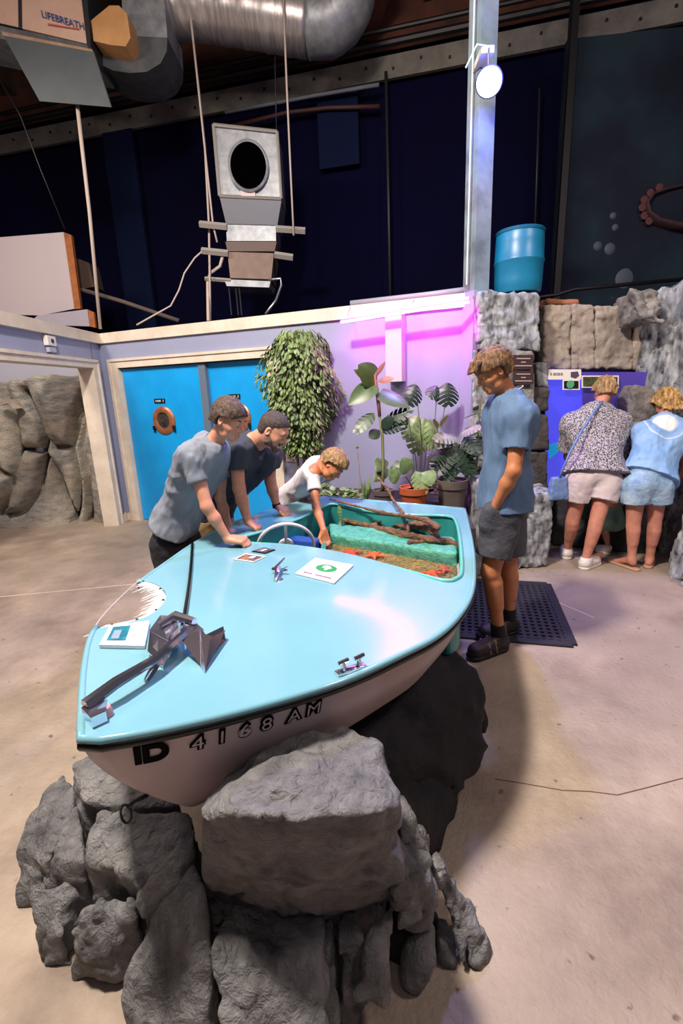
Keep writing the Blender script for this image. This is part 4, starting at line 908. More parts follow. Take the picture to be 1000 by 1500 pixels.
def dashes(par, P_, u0, u1, v, hv, m, gaps, sd):
    rr = random.Random(sd); b = MB(); u = u0; k = 0
    while u < u1:
        w = rr.uniform(.012, .03)
        if k not in gaps: b.prism([bil(P_, u, v - hv * rr.uniform(.7, 1)), bil(P_, u + w, v - hv * rr.uniform(.7, 1)), bil(P_, u + w, v + hv), bil(P_, u, v + hv)], (0, 0, .0006))
        u += w + .012; k += 1
    return b.build('lettering', m, par)
dashes(o, P_, .15, .86, .86, .035, mat('sign_ink', '#8a6a78', .6), (7, 8), 5); dashes(o, P_, .3, .75, .13, .018, mat('sign_ink2', '#b09aa8', .6), (4,), 6)
o, P_ = flatcard('info_card', [(162, 921), (220, 917), (213, 954), (146, 950)], mat('sign_white', '#e8dce6', .35), 'white framed information card with a teal photo beside the bite', 'card', .012)
patch(o, P_, 'teal_photo', mat('photo_teal', '#1c8496', .4, col2='#0f5060', scale=30), .12, .15, .55, .82); patch(o, P_, 'shark_shape', mat('photo_grey', '#7c90a0', .5), .2, .35, .38, .75, .001)
b = MB()
for i in range(6): b.prism([bil(P_, .62 + i * .055, .15), bil(P_, .635 + i * .055, .15), bil(P_, .635 + i * .055, .85), bil(P_, .62 + i * .055, .85)], (0, 0, .0006))
b.build('text_lines', mat('pink_ink', '#c8a0a8', .6), o)
o, P_ = flatcard('photo_card', [(360, 816), (390, 822), (372, 831), (343, 825)], m_white, 'larger photo card on the deck near the fist of the boy in grey', 'picture', .003)
patch(o, P_, 'photo', mat('photo_dark', '#2c3c4c', .4, col2='#b07850', scale=40), .08, .15, .95, .9); patch(o, P_, 'white_shape', m_white, .5, .3, .7, .6, .001)
o, P_ = flatcard('photo_card', [(386, 807), (404, 811), (389, 817), (369, 813)], m_black, 'smaller dark photo card on the deck behind the larger one', 'picture', .003)
patch(o, P_, 'photo', mat('photo_dark2', '#20222c', .4, col2='#8a7c84', scale=50), .08, .1, .92, .9); patch(o, P_, 'pale_shape', m_white, .4, .3, .6, .7, .001)

# ================================================================== FOREGROUND ROCKS
m_ch = mat('charcoal_rock', '#959391', .6, col2='#4e4d4e', scale=6, bump=1.8, bscale=30, col3='#77777a', scale3=3, spec=.5, dist=.45)
m_chd = mat('shaded_rock', '#232225', .75, col2='#17171a', scale=6, bump=.8, bscale=24, spec=.35)  # near black: shade under the hull put into the rock colour
GB = 'charcoal boulders the boat rests on'
def R3(lab, pts, d=(0, .15, 0), amp=.012, h=.0085, fr=9, k=.014, m=None, oct=5, ridge=.6):
    P_ = [at(*p) for p in pts]; rock('boulder', P_ + [p + V(d) for p in P_], m or m_ch, lab, amp, fr, h, k, cat='rock', group=GB, oct=oct, ridge=ridge, shrink=.004, big=.016)
def RZ(lab, pts, zb=0., grow=1.06, amp=.011, h=.009, fr=9, k=.012, m=None, dn=(0, 0)):
    P_ = [onz(*p) for p in pts]; c = sum(P_, V()) / len(P_)
    Q = [V((c.x + (p.x - c.x) * grow + dn[0], c.y + (p.y - c.y) * grow + dn[1], zb)) for p in P_]
    rock('boulder', P_ + Q, m or m_ch, lab, amp, fr, h, k, cat='rock', group=GB, shrink=.004, big=.012)
R3('largest light-topped boulder in front of the hull, in the middle', [(287, 1200, .93), (345, 1192, .87), (545, 1190, .88), (582, 1180, .92), (588, 1300, 1.02), (552, 1368, 1.08), (430, 1388, 1.06), (318, 1374, 1.08), (297, 1290, 1.04), (335, 1142, 1.10), (410, 1100, 1.13), (500, 1078, 1.15), (560, 1104, 1.08)], (0, .06, 0), .014, .0075, 8)
R3('light-topped block below the largest boulder at the bottom edge', [(317, 1396, .90), (382, 1362, 1.0), (462, 1374, 1.0), (470, 1400, .92), (488, 1580, .74), (318, 1580, .74)], (0, .2, 0), .010, .0075)
R3('narrow upright stone right of the block at the bottom edge', [(466, 1380, .98), (490, 1375, .98), (502, 1580, .77), (478, 1580, .77)], (0, .15, 0), .008, .0075, 12)
R3('knobby stone at the bottom edge, third from the left block', [(498, 1392, .94), (540, 1380, .96), (548, 1440, .92), (538, 1580, .82), (500, 1580, .82)], (0, .15, 0), .014, .0075, 12)
R3('rounded upright stone with a blunt foot at the bottom edge', [(545, 1370, .95), (580, 1360, .96), (572, 1480, .87), (530, 1492, .85), (520, 1470, .86)], (0, .12, 0), .012, .0075, 11, .04)
R3('long smooth leaning stone low on the right of the pile', [(628, 1355, 1.02), (652, 1362, 1.02), (630, 1470, .93), (600, 1500, .91), (582, 1478, .92)], (0, .10, 0), .008, .0075, 12, .05)
R3('blunt stone at the lower right foot of the pile', [(650, 1400, 1.02), (668, 1410, 1.02), (665, 1580, .92), (640, 1580, .92)], (0, .12, 0), .008, .009, 12, .03)
R3('small light stone on the upper right shoulder of the pile', [(588, 1186, 1.15), (606, 1190, 1.15), (628, 1255, 1.10), (622, 1270, 1.08), (596, 1252, 1.08), (584, 1215, 1.1)], (-.02, .1, 0), .008, .0075, 12)
R3('dark shaded stone behind the leaning slab on the right', [(585, 1250, 1.05), (630, 1268, 1.08), (645, 1320, 1.05), (630, 1370, 1.02), (590, 1385, 1.0), (582, 1300, 1.0)], (0, .15, 0), .014, .009, 9)
R3('shade-darkened stone filling the gap between the bottom stones', [(560, 1370, 1.04), (640, 1370, 1.08), (660, 1580, 1.0), (480, 1580, 1.0)], (0, .15, 0), .014, .011, 9, m=m_chd)  # near-black filler painted as the shade in the gaps
R3('thin rough slab leaning down to the floor at the far right of the pile', [(632, 1262, 1.12), (645, 1262, 1.12), (690, 1335, 1.08), (720, 1400, 1.04), (716, 1418, 1.02), (690, 1412, 1.01), (650, 1345, 1.05), (632, 1290, 1.08)], (.01, .06, -.02), .012, .0075, 16, .012)
RZ('pale flat-topped rock behind the bow at the upper left', [(105, 1118, .34), (150, 1098, .34), (225, 1125, .36), (262, 1182, .34), (195, 1182, .34), (120, 1172, .32)])
RZ('long outer slab on the left side of the pile', [(62, 1165, .20), (92, 1135, .22), (108, 1150, .24), (100, 1205, .24), (68, 1258, .20), (28, 1248, .14), (36, 1205, .16)], grow=1.05)
RZ('pointed dark stone at the far left on the floor', [(30, 1262, .11), (66, 1268, .14), (80, 1292, .12), (58, 1304, .06), (24, 1316, .03)], grow=1.0)
RZ('rough stone between outer slab and broad boulder on the left', [(110, 1170, .30), (126, 1200, .30), (122, 1262, .30), (95, 1275, .24), (70, 1258, .24), (95, 1205, .28)])
RZ('broad boulder with a shaded front below the bow eye', [(125, 1215, .34), (160, 1180, .36), (215, 1190, .38), (262, 1188, .40), (285, 1200, .40), (240, 1265, .36), (200, 1282, .34), (125, 1258, .31)], amp=.014)
RZ('small round stone in the hollow of the broad boulder', [(128, 1175, .37), (165, 1172, .37), (172, 1195, .37), (140, 1205, .37)], zb=.2, amp=.006, h=.007, k=.03)
0 and RZ('dark knob in the hollow below the small round stone', [(135, 1212, .37), (160, 1215, .37), (155, 1230, .36), (132, 1228, .36)], zb=.2, amp=.006, h=.007, m=m_chd)
RZ('left brown-grey stone between pointed stone and lower boulder', [(48, 1315, .16), (85, 1296, .19), (118, 1292, .20), (95, 1332, .16), (60, 1368, .10)], grow=1.0)
RZ('large smooth boulder at the lower left', [(100, 1335, .22), (125, 1296, .26), (200, 1300, .28), (205, 1325, .27), (195, 1350, .22), (150, 1395, .16), (108, 1418, .08), (85, 1395, .12), (85, 1360, .18)], grow=1.0, k=.03)
RZ('small round stone on the floor at the lower left edge', [(60, 1368, .09), (80, 1354, .12), (88, 1375, .10), (68, 1396, .03)], grow=1.0, h=.007)
RZ('diagonal wedge stone left of the big smooth slab', [(240, 1260, .37), (282, 1198, .42), (285, 1232, .42), (262, 1285, .36), (205, 1345, .26), (198, 1325, .28)], grow=1.0)
RZ('big smooth sloping slab at the bottom left of the middle', [(285, 1235, .40), (300, 1280, .40), (313, 1400, .28), (318, 1580, .10), (185, 1580, .02), (168, 1440, .14), (172, 1400, .20), (215, 1350, .28), (262, 1288, .37)], grow=1.0, k=.04, amp=.007)
# rocks carrying the hull on the right, coloured near black for its shade
R3('big shade-darkened rock under the hull on the right', [(470, 1075, 1.45), (540, 1020, 1.6), (620, 980, 1.75), (690, 965, 1.95), (722, 1050, 1.75), (716, 1110, 1.65), (690, 1165, 1.55), (640, 1180, 1.45), (560, 1190, 1.3)], (-.1, .35, 0), .02, .014, 5, .06, m=m_chd)
R3('lower shade-darkened rock face running down to the floor on the right', [(560, 1150, 1.3), (690, 1160, 1.55), (672, 1215, 1.45), (655, 1240, 1.40), (645, 1268, 1.33), (600, 1260, 1.2), (575, 1200, 1.2)], (-.25, .3, 0), .015, .014, 7, .04, m=m_chd)
R3('small shade-darkened stone sticking out on the right of the big rock', [(702, 1035, 1.85), (718, 1032, 1.85), (728, 1065, 1.8), (722, 1095, 1.75), (702, 1085, 1.75)], (-.05, .2, 0), .008, .012, 9, .03, m=m_chd)
R3('shade-darkened central rock wall under the keel', [(300, 1195, 1.2), (470, 1110, 1.3), (560, 1120, 1.3), (580, 1500, 1.1), (320, 1500, 1.1)], (0, .5, 0), .02, .018, 6, .05, m=m_chd)
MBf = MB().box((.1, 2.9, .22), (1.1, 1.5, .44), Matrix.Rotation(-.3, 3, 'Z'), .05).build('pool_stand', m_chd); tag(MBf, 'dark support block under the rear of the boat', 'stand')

# ================================================================== PLANTS
def leaf(b, base, d, up, L, Wd, droop=.3, kind='oval', curl=.15, seg=8, lobes=6):
    d = V(d).normalized(); up = V(up); up = (up - d * up.dot(d)); up = up.normalized() if up.length > .05 else V((0, 0, 1)); sd = d.cross(up).normalized(); base = V(base)
    def mid(t): return base + d * (L * (t - .12 * droop * t * t)) - up * (L * droop * t * t * .6)
    def wd(t):
        if kind == 'heart': return Wd * (math.sin(math.pi * min(1, (t + .22) / 1.22) ** .8) ** .75)
        if kind == 'long': return Wd * math.sin(math.pi * t ** .8) ** .6
        return Wd * math.sin(math.pi * t) ** .7 if 0 < t < 1 else 0
    if kind == 'monstera':
        hw = lambda t: Wd * math.sin(math.pi * min(1, (t + .25) / 1.25)) ** .7
        for s_ in (-1, 1):
            for i in range(lobes):
                t0, t1 = i / lobes, (i + .78) / lobes; a, c = mid(t0), mid((i + 1) / lobes)
                w0, w1 = hw(t0), hw(min(1, t1)); f = L * .14
                e0 = mid(t0 + .02) + sd * s_ * w0 + d * f - up * (curl * w0 * 1.6); e1 = mid(t1) + sd * s_ * w1 + d * f - up * (curl * w1 * 1.6)
                m0 = a.lerp(e0, .5) + up * curl * w0 * .5; m1 = c.lerp(e1, .5) + up * curl * w1 * .5
                b.add([a, m0, e0, e1, m1, c], [(0, 1, 4, 5), (1, 2, 3, 4)])
        return
    vs = []; fs = []
    for i in range(seg + 1):
        t = i / seg; m_ = mid(t); w = wd(t)
        vs += [m_ + sd * w - up * curl * w * 1.4, m_ + sd * w * .5 - up * curl * w * .2, m_, m_ - sd * w * .5 - up * curl * w * .2, m_ - sd * w - up * curl * w * 1.4]
    for i in range(seg):
        for k in range(4): fs.append((i * 5 + k, i * 5 + k + 1, (i + 1) * 5 + k + 1, (i + 1) * 5 + k))
    b.add(vs, fs)
m_lf = mat('leaf_green', '#78904c', .45, col2='#4a6430', scale=14)
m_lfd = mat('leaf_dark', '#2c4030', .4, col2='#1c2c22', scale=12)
m_lfo = mat('leaf_olive', '#4c5628', .4, col2='#384422', scale=9)
m_lfp = mat('leaf_pale', '#8a9f6c', .45, col2='#5c7644', scale=16)
m_lfm = mat('leaf_mauve', '#a07a98', .5, col2='#6a4a68', scale=16)
m_stem = mat('stem', '#6a6a44', .6); m_pst = mat('pink_stem', '#a86a6a', .5); m_bark = mat('bark', '#8a7a68', .8, col2='#6a5c4c', scale=20)
m_soil = mat('soil', '#2a211c', .9, bump=.6, bscale=60)
pb = MB().prism([(-.35, 4.05, 0), (.1, 3.62, 0), (1.0, 3.42, 0), (1.14, 4.55, 0), (.5, 4.95, 0), (-.25, 5.25, 0)], (0, 0, .60)).build('planter_bed', mat('planter', '#3c3836', .85, col2='#282523', scale=10, bump=.6)); tag(pb, 'dark raised planter bed between the boat stern and the wall', 'planter')
random.seed(11)
# ficus
fx = W(3.03, .30, 0); fc = empty('ficus_tree', fx, 'tall bushy ficus with drooping green leaves beside the blue door', 'potted tree')
b = MB()
for (dx, dy) in ((-.03, 0), (.03, .01), (0, -.03)): b.tube([fx + V((dx, dy, .3)), fx + V((dx * 2, dy, .8)), fx + V((dx * 3, dy, 1.3)), fx + V((dx * 5, dy, 1.9))], [.018, .015, .012, .008], 7)
b.build('trunk', m_bark, fc, True)
for nm, mm__, cnt_, zlo in (('foliage', m_lf, 1900, 1.02), ('foliage_dark', m_lfo, 1300, 1.0), ('pale_leaves', m_lfp, 700, 1.1)):
    b = MB()
    for k in range(cnt_):
        z = random.uniform(zlo, 2.22) if nm != 'pale_leaves' else random.uniform(1.3, 2.25); t = (z - 1.0) / 1.22
        R_ = .13 + .25 * math.sin(math.pi * min(1, max(0, t) * .96) ** 1.15) ** .75
        if nm == 'foliage_dark': R_ *= .93
        a = random.uniform(0, 6.283); rr = R_ * (1 - .55 * random.random() ** 2.2); rr *= 1 + .18 * math.sin(a * 3 + z * 9)
        p = fx + V((math.cos(a) * rr, math.sin(a) * rr * .75, z)); out_ = V((math.cos(a), math.sin(a), 0))
        if (p - A0).dot(N2) < .02: continue
        leaf(b, p, out_ * random.uniform(.3, .9) + V((random.uniform(-.4, .4), random.uniform(-.4, .4), -random.uniform(.4, 1.2))), out_ + V((0, 0, .5)), random.uniform(.05, .085), random.uniform(.012, .019), .3, 'oval', .3, 3)
    o = b.build(nm, mm__, fc, fix=False)
b = MB(); b.lathe(fx + V((0, 0, 0)), [(.13, 0), (.16, .28), (.175, .3), (.175, .33), (.15, .33), (.14, .3)], 24); b.build('pot', mat('pot_grey', '#5b554f', .7), fc, 'auto')
def pot(cx, cz, r, h, m, par, tp=.8):
    c = V(cx); b = MB(); b.lathe(c, [(r * tp, 0), (r * .97, h * .72), (r * 1.06, h * .73), (r * 1.08, h), (r * .95, h), (r * .93, h * .9)], 32); b.build('pot', m, par, 'auto')
    MB().lathe(c, [(r * .94, h * .84), (r * .5, h * .9), (0, h * .9)], 20).build('soil', m_soil, par)
m_tc = mat('terracotta', '#b0562c', .7, col2='#a04c28', scale=8); m_pg = mat('pot_taupe', '#5e544e', .65, col2='#4c443f', scale=8)
def stem_leaf(st, bl, p0, p1, tip, L, Wd, kind, mid_dz=.05, r=.005, droop=.4, up=(0, -.6, .7), curl=.15, lobes=6):
    p0, p1 = V(p0), V(p1); m_ = p0.lerp(p1, .5) + V((0, 0, mid_dz)); st.tube(resample(cat([p0, m_, p1]), 8), r, 6); leaf(bl, p1, tip, up, L, Wd, droop, kind, curl, lobes=lobes)
# A: tall broad-leaf plant in the brown pot
pa = at(562, 742, 3.95); ha = at(562, 717, 3.95).z - pa.z
A_ = empty('potted_plant', pa, 'tall broad-leaved plant with pink stem in the small brown pot', 'potted plant'); pot(pa, 0, .085, ha, m_pg, A_)
st, ps, bo, bg, bd = MB(), MB(), MB(), MB(), MB(); Y_ = 4.1
st.tube([at(560, 718, 4.0), at(561, 680, 4.05), at(560, 640, Y_), at(556, 610, Y_)], [.014, .013, .012, .011], 8); ps.tube([at(556, 610, Y_), at(553, 580, Y_), at(549, 550, Y_), at(560, 532, Y_)], [.014, .017, .012, .004], 8)
def la(bb_, x0, y0, x1, y1, Wd, kind, up=(0, -.9, .3), droop=.25, Y0=Y_, Y1=None, curl=.1, lobes=6):
    a, c = at(x0, y0, Y0), at(x1, y1, Y1 if Y1 else Y0 - .1); leaf(bb_, a, c - a, up, (c - a).length, Wd, droop, kind, curl, lobes=lobes)
la(bo, 550, 556, 527, 533, .10, 'heart', up=(.3, -.9, .2)); la(bo, 551, 560, 520, 540, .05, 'heart'); la(bg, 547, 562, 508, 590, .095, 'heart', up=(-.3, -.8, .5)); la(bo, 556, 575, 602, 592, .085, 'heart', up=(.1, -.7, .7)); la(ps, 553, 558, 575, 553, .03, 'oval'); la(ps, 549, 552, 563, 530, .02, 'oval')
la(bd, 561, 620, 600, 598, .07, 'monstera', up=(0, -.8, .6)); la(bd, 556, 628, 575, 612, .05, 'oval'); la(bd, 558, 632, 590, 622, .05, 'monstera'); la(bd, 556, 630, 542, 640, .05, 'oval'); la(bg, 548, 605, 520, 630, .065, 'monstera', up=(-.2, -.8, .5)); la(bg, 562, 672, 552, 690, .06, 'heart'); la(bg, 575, 680, 596, 692, .06, 'heart'); la(bg, 566, 685, 548, 705, .06, 'heart')
st.build('stem', m_stem, A_, True); ps.build('pink_stem', m_pst, A_, True); bo.build('leaves', m_lfo, A_, True, fix=False); bg.build('green_leaves', mat('leaf_mid', '#425828', .4, col2='#30441e', scale=10), A_, True, fix=False); bd.build('dark_leaves', m_lfd, A_, True, fix=False)
# B: terracotta
pb_ = at(606, 747, 3.9); hb = at(604, 713, 3.9).z - pb_.z
B2 = empty('potted_plant', pb_, 'orange terracotta pot with a few large pale leaves', 'potted plant'); pot(pb_, 0, .115, hb, m_tc, B2, .72)
st, b = MB(), MB(); tb_ = at(604, 715, 3.9)
for x1, y1, x2, y2, kd in ((608, 690, 622, 722, 'monstera'), (585, 700, 570, 690, 'heart'), (600, 690, 590, 672, 'heart'), (625, 690, 632, 712, 'heart')):
    st.tube([tb_, at((604 + x1) / 2, 698, 3.88), at(x1, y1, 3.85)], .005, 6); la(b, x1, y1, x2, y2, .07, kd, Y0=3.85, Y1=3.78)
st.build('stem', m_stem, B2, True); b.build('leaves', m_lfp, B2, True, fix=False)
# C: monstera in large taupe pot
pc = at(661, 745, 4.0); hc_ = at(661, 702, 4.0).z - pc.z
C_ = empty('potted_plant', pc, 'large taupe pot with a dark split-leaf plant near the post', 'potted plant'); pot(pc, 0, .125, hc_, m_pg, C_, .82)
st, b, bp_, bq = MB(), MB(), MB(), MB(); tc_ = at(661, 705, 4.0)
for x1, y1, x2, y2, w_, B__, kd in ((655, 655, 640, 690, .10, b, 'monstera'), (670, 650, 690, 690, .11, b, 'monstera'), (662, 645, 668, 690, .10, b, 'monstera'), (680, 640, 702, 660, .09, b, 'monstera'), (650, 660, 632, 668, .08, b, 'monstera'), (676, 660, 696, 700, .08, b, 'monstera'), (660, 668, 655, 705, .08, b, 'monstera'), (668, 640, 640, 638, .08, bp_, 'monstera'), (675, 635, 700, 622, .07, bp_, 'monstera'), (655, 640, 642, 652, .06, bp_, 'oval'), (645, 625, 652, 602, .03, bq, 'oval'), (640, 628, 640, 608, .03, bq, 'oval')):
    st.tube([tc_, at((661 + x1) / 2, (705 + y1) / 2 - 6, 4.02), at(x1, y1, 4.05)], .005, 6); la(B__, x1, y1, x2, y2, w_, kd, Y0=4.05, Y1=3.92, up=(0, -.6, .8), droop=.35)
st.build('stem', m_stem, C_, True); b.build('leaves', m_lfd, C_, True, fix=False); bp_.build('pink_lit_leaves', mat('leaf_pink_lit', '#8f8a86', .45, col2='#6d7a64', scale=12), C_, True, fix=False); bq.build('yellow_leaves', mat('leaf_yellow', '#b4ac5c', .5), C_, True, fix=False)  # upper leaves carry the pink lamp light in their colour
# D: tall monstera against the wall
D_ = empty('split_leaf_plant', at(600, 738, 4.45), 'split-leaf plant with thin high stems against the pink lit wall', 'plant')
st, b, bd = MB(), MB(), MB()
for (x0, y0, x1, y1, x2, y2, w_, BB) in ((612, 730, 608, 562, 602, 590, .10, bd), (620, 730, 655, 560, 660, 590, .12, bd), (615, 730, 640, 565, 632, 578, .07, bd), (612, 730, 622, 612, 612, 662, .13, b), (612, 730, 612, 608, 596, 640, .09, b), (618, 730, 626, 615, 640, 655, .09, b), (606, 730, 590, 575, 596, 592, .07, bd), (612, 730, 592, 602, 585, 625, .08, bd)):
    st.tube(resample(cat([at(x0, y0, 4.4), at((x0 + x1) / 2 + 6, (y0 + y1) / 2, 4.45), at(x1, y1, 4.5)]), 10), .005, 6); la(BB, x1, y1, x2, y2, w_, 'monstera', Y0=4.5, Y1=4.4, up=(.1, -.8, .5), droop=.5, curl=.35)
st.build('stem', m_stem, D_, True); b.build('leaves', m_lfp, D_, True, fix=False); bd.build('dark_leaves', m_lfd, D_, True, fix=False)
# E: ground cover, F aloe, G coleus, H upright plant at teen
def bush(lab, c, r, n, L, Wd, ms, kind='oval', nm='low_plant', squash=.6):
    o = empty(nm, c, lab, 'plant'); c = V(c)
    for k_, (nn, m) in enumerate(ms):
        b = MB()
        for i in range(n // len(ms)):
            a = random.uniform(0, 6.28); ph = random.uniform(0, 1); rr = V((math.cos(a) * math.cos(ph), math.sin(a) * math.cos(ph), math.sin(ph) * squash)); p = c + V((rr.x * r, rr.y * r, rr.z * r)) * random.uniform(.5, 1)
            leaf(b, p, rr + V((0, 0, random.uniform(-.6, .4))), rr + V((0, 0, .6)), L * random.uniform(.7, 1.2), Wd * random.uniform(.7, 1.2), .4, kind, .15, 4)
        b.build(nn, m, o, fix=False)
    b = MB()
    for i in range(8):
        a = i * .785; b.tube([c + V((0, 0, -.02)), c + V((math.cos(a) * r * .6, math.sin(a) * r * .6, r * squash * .5))], .004, 5)
    b.build('stem', m_stem, o)
bush('bushy low plant with small pale leaves left of the brown pot', at(500, 738, 4.05), .20, 240, .07, .028, (('leaves', m_lfp), ('leaves_dark', m_lf)))
bush('small green plant under the face of the boy in white', at(462, 722, 4.35), .13, 90, .06, .024, (('leaves', m_lf),))
bush('dark purple leafy plant behind the terracotta pot', at(632, 712, 4.2), .14, 130, .07, .03, (('leaves', mat('leaf_purple', '#4c3444', .6, col2='#33222e', scale=20)),))
G_ = empty('aloe', at(536, 740, 4.1), 'spiky grey-green aloe just left of the brown pot', 'plant'); b = MB()
for i in range(14):
    a = random.uniform(0, 6.28); s_ = random.uniform(.25, .7); leaf(b, at(536, 735, 4.1), V((math.cos(a) * s_, math.sin(a) * s_, 1)), V((-math.cos(a), -math.sin(a), .3)), random.uniform(.12, .24), .012, -.3, 'long', .3, 5)
b.build('leaves', m_lfp, G_, fix=False)
st = MB(); H_ = empty('trailing_vine', at(498, 745, 3.62), 'small vine hanging over the rear rim of the boat', 'plant'); b = MB(); q0 = at(498, 738, 3.7)
for i, (x, y) in enumerate(((494, 742), (502, 746), (495, 751), (504, 755), (497, 760), (503, 765))): leaf(b, at(x, y, 3.5), V(((-1) ** i, -.2, -.6)), (0, -1, .3), .05, .02, .2, 'oval', .1, 4)
st.tube([q0, at(498, 745, 3.52), at(500, 765, 3.48)], .003, 5); b.build('leaves', m_lfp, H_, fix=False); st.build('stem', m_stem, H_)
U_ = empty('upright_plant', at(697, 700, 4.3), 'upright dark leafy plant between the post and the teenager', 'plant'); st, b = MB(), MB(); st.tube([at(697, 700, 4.3), at(700, 640, 4.3), at(703, 590, 4.3)], .008, 6)
for i in range(20):
    t = i / 20; p = at(697 + 6 * t, 700 - 112 * t, 4.3); a = i * 2.4; leaf(b, p, V((math.cos(a), math.sin(a) * .7, -.1)), (0, 0, 1), .16, .035, .35, 'oval', .12, 5)
b.build('leaves', m_lfd, U_, fix=False); st.build('stem', m_stem, U_)
o = MB().tube([at(523, 655, 4.6), at(527, 700, 4.5), at(522, 738, 4.4)], .006, 6).build('plant_stake', m_bark, None); tag(o, 'thin wooden plant stake against the wall right of the boy in white', 'stake')
MB().lathe(at(523, 655, 4.6), [(0, -.02), (.018, 0), (0, .02)], 10).build('knob', m_bark, o)
# ================================================================== PEOPLE
def A(*p): return np.array(at(*p))
def AZ(x, y, Y, z):
    p = A(x, y, Y); p[2] = z; return p
def hand(s, wr, d, n, t, curl=.5, sz=1., thumb=.6):
    """d towards the fingers, n palm normal (fingers bend towards n), t thumb side"""
    d, n = n_(d), np.array(n, float); n = n_(n - d * (n @ d)); t = np.array(t, float); t = n_(t - d * (t @ d) - n * (t @ n)); wr = np.array(wr)
    s.c(wr, wr + d * .02 * sz, .024 * sz, .020 * sz, .015)
    for i, (x, l) in enumerate(((.031, .072), (.010, .08), (-.011, .075), (-.031, .06))):
        kn = wr + d * (.088 - abs(x - .005) * .25) * sz + t * x * sz
        s.c(wr + d * .02 * sz + t * x * .6 * sz, kn, .015 * sz, .0125 * sz, .014)
        p = kn; a = 0
        for j, f in enumerate((.45, .32, .25)):
            a += curl * (.9, 1.0, .6)[j]; q = p + (d * math.cos(a) + n * math.sin(a)) * l * f * sz
            s.c(p, q, (.0105 - j * .0012) * sz, (.0095 - j * .0012) * sz, .004); p = q
    b0 = wr + d * .025 * sz + t * .025 * sz; b1 = wr + d * .055 * sz + t * .048 * sz + n * .012 * sz; b2 = b1 + n_(d * .8 + t * (.5 - thumb) + n * thumb * .5) * .033 * sz; b3 = b2 + n_(d * .8 - t * .3 + n * thumb) * .026 * sz
    s.c(b0, b1, .016 * sz, .013 * sz, .012); s.c(b1, b2, .0125 * sz, .011 * sz, .005); s.c(b2, b3, .011 * sz, .009 * sz, .005)
def head(s, hc, f, up, z=1., beard=0):
    f = n_(f); up = np.array(up, float); up = n_(up - f * (up @ f)); r = np.cross(f, up); ax = np.array([r, f, up]); hc = np.array(hc)
    p = lambda x, y, w: hc + (r * x + f * y + up * w) * z
    s.e(p(0, -.008, .012), ax, np.array((.073, .092, .086)) * z, .02); s.e(p(0, .028, -.035), ax, np.array((.058, .062, .075)) * z, .03)
    s.c(p(-.035, .03, -.085), p(.035, .03, -.085), .026 * z, .026 * z, .03); s.c(p(-.012, .066, -.102), p(.012, .066, -.102), .018 * z, .018 * z, .025)
    s.c(p(-.032, .074, .012), p(.032, .074, .012), .013 * z, .013 * z, .015); s.c(p(0, .082, .0), p(0, .103, -.036), .008 * z, .0125 * z, .010); s.c(p(-.012, .088, -.04), p(.012, .088, -.04), .008 * z, .008 * z, .008)
    for e in (-1, 1):
        s.e(p(e * .031, .092, -.012), ax, np.array((.016, .012, .012)) * z, .012, '-'); s.e(p(e * .031, .076, -.013), ax, np.array((.013, .012, .011)) * z, .006)
        s.c(p(e * .045, .055, -.04), p(e * .05, .02, -.035), .02 * z, .018 * z, .02)
        s.e(p(e * .075, -.006, -.018), np.array([n_(r * e + f * -.5), np.cross(up, n_(r * e + f * -.5)), up]), np.array((.009, .019, .030)) * z, .006)
        s.e(p(e * .081, .0, -.016), ax, np.array((.006, .009, .016)) * z, .004, '-')
    s.c(p(-.016, .084, -.068), p(.016, .084, -.068), .0085 * z, .0085 * z, .006); s.c(p(-.015, .083, -.080), p(.015, .083, -.080), .0095 * z, .0095 * z, .006); s.c(p(-.02, .094, -.074), p(.02, .094, -.074), .0028 * z, .0028 * z, .004, '-')
    return p, r, f, up, ax
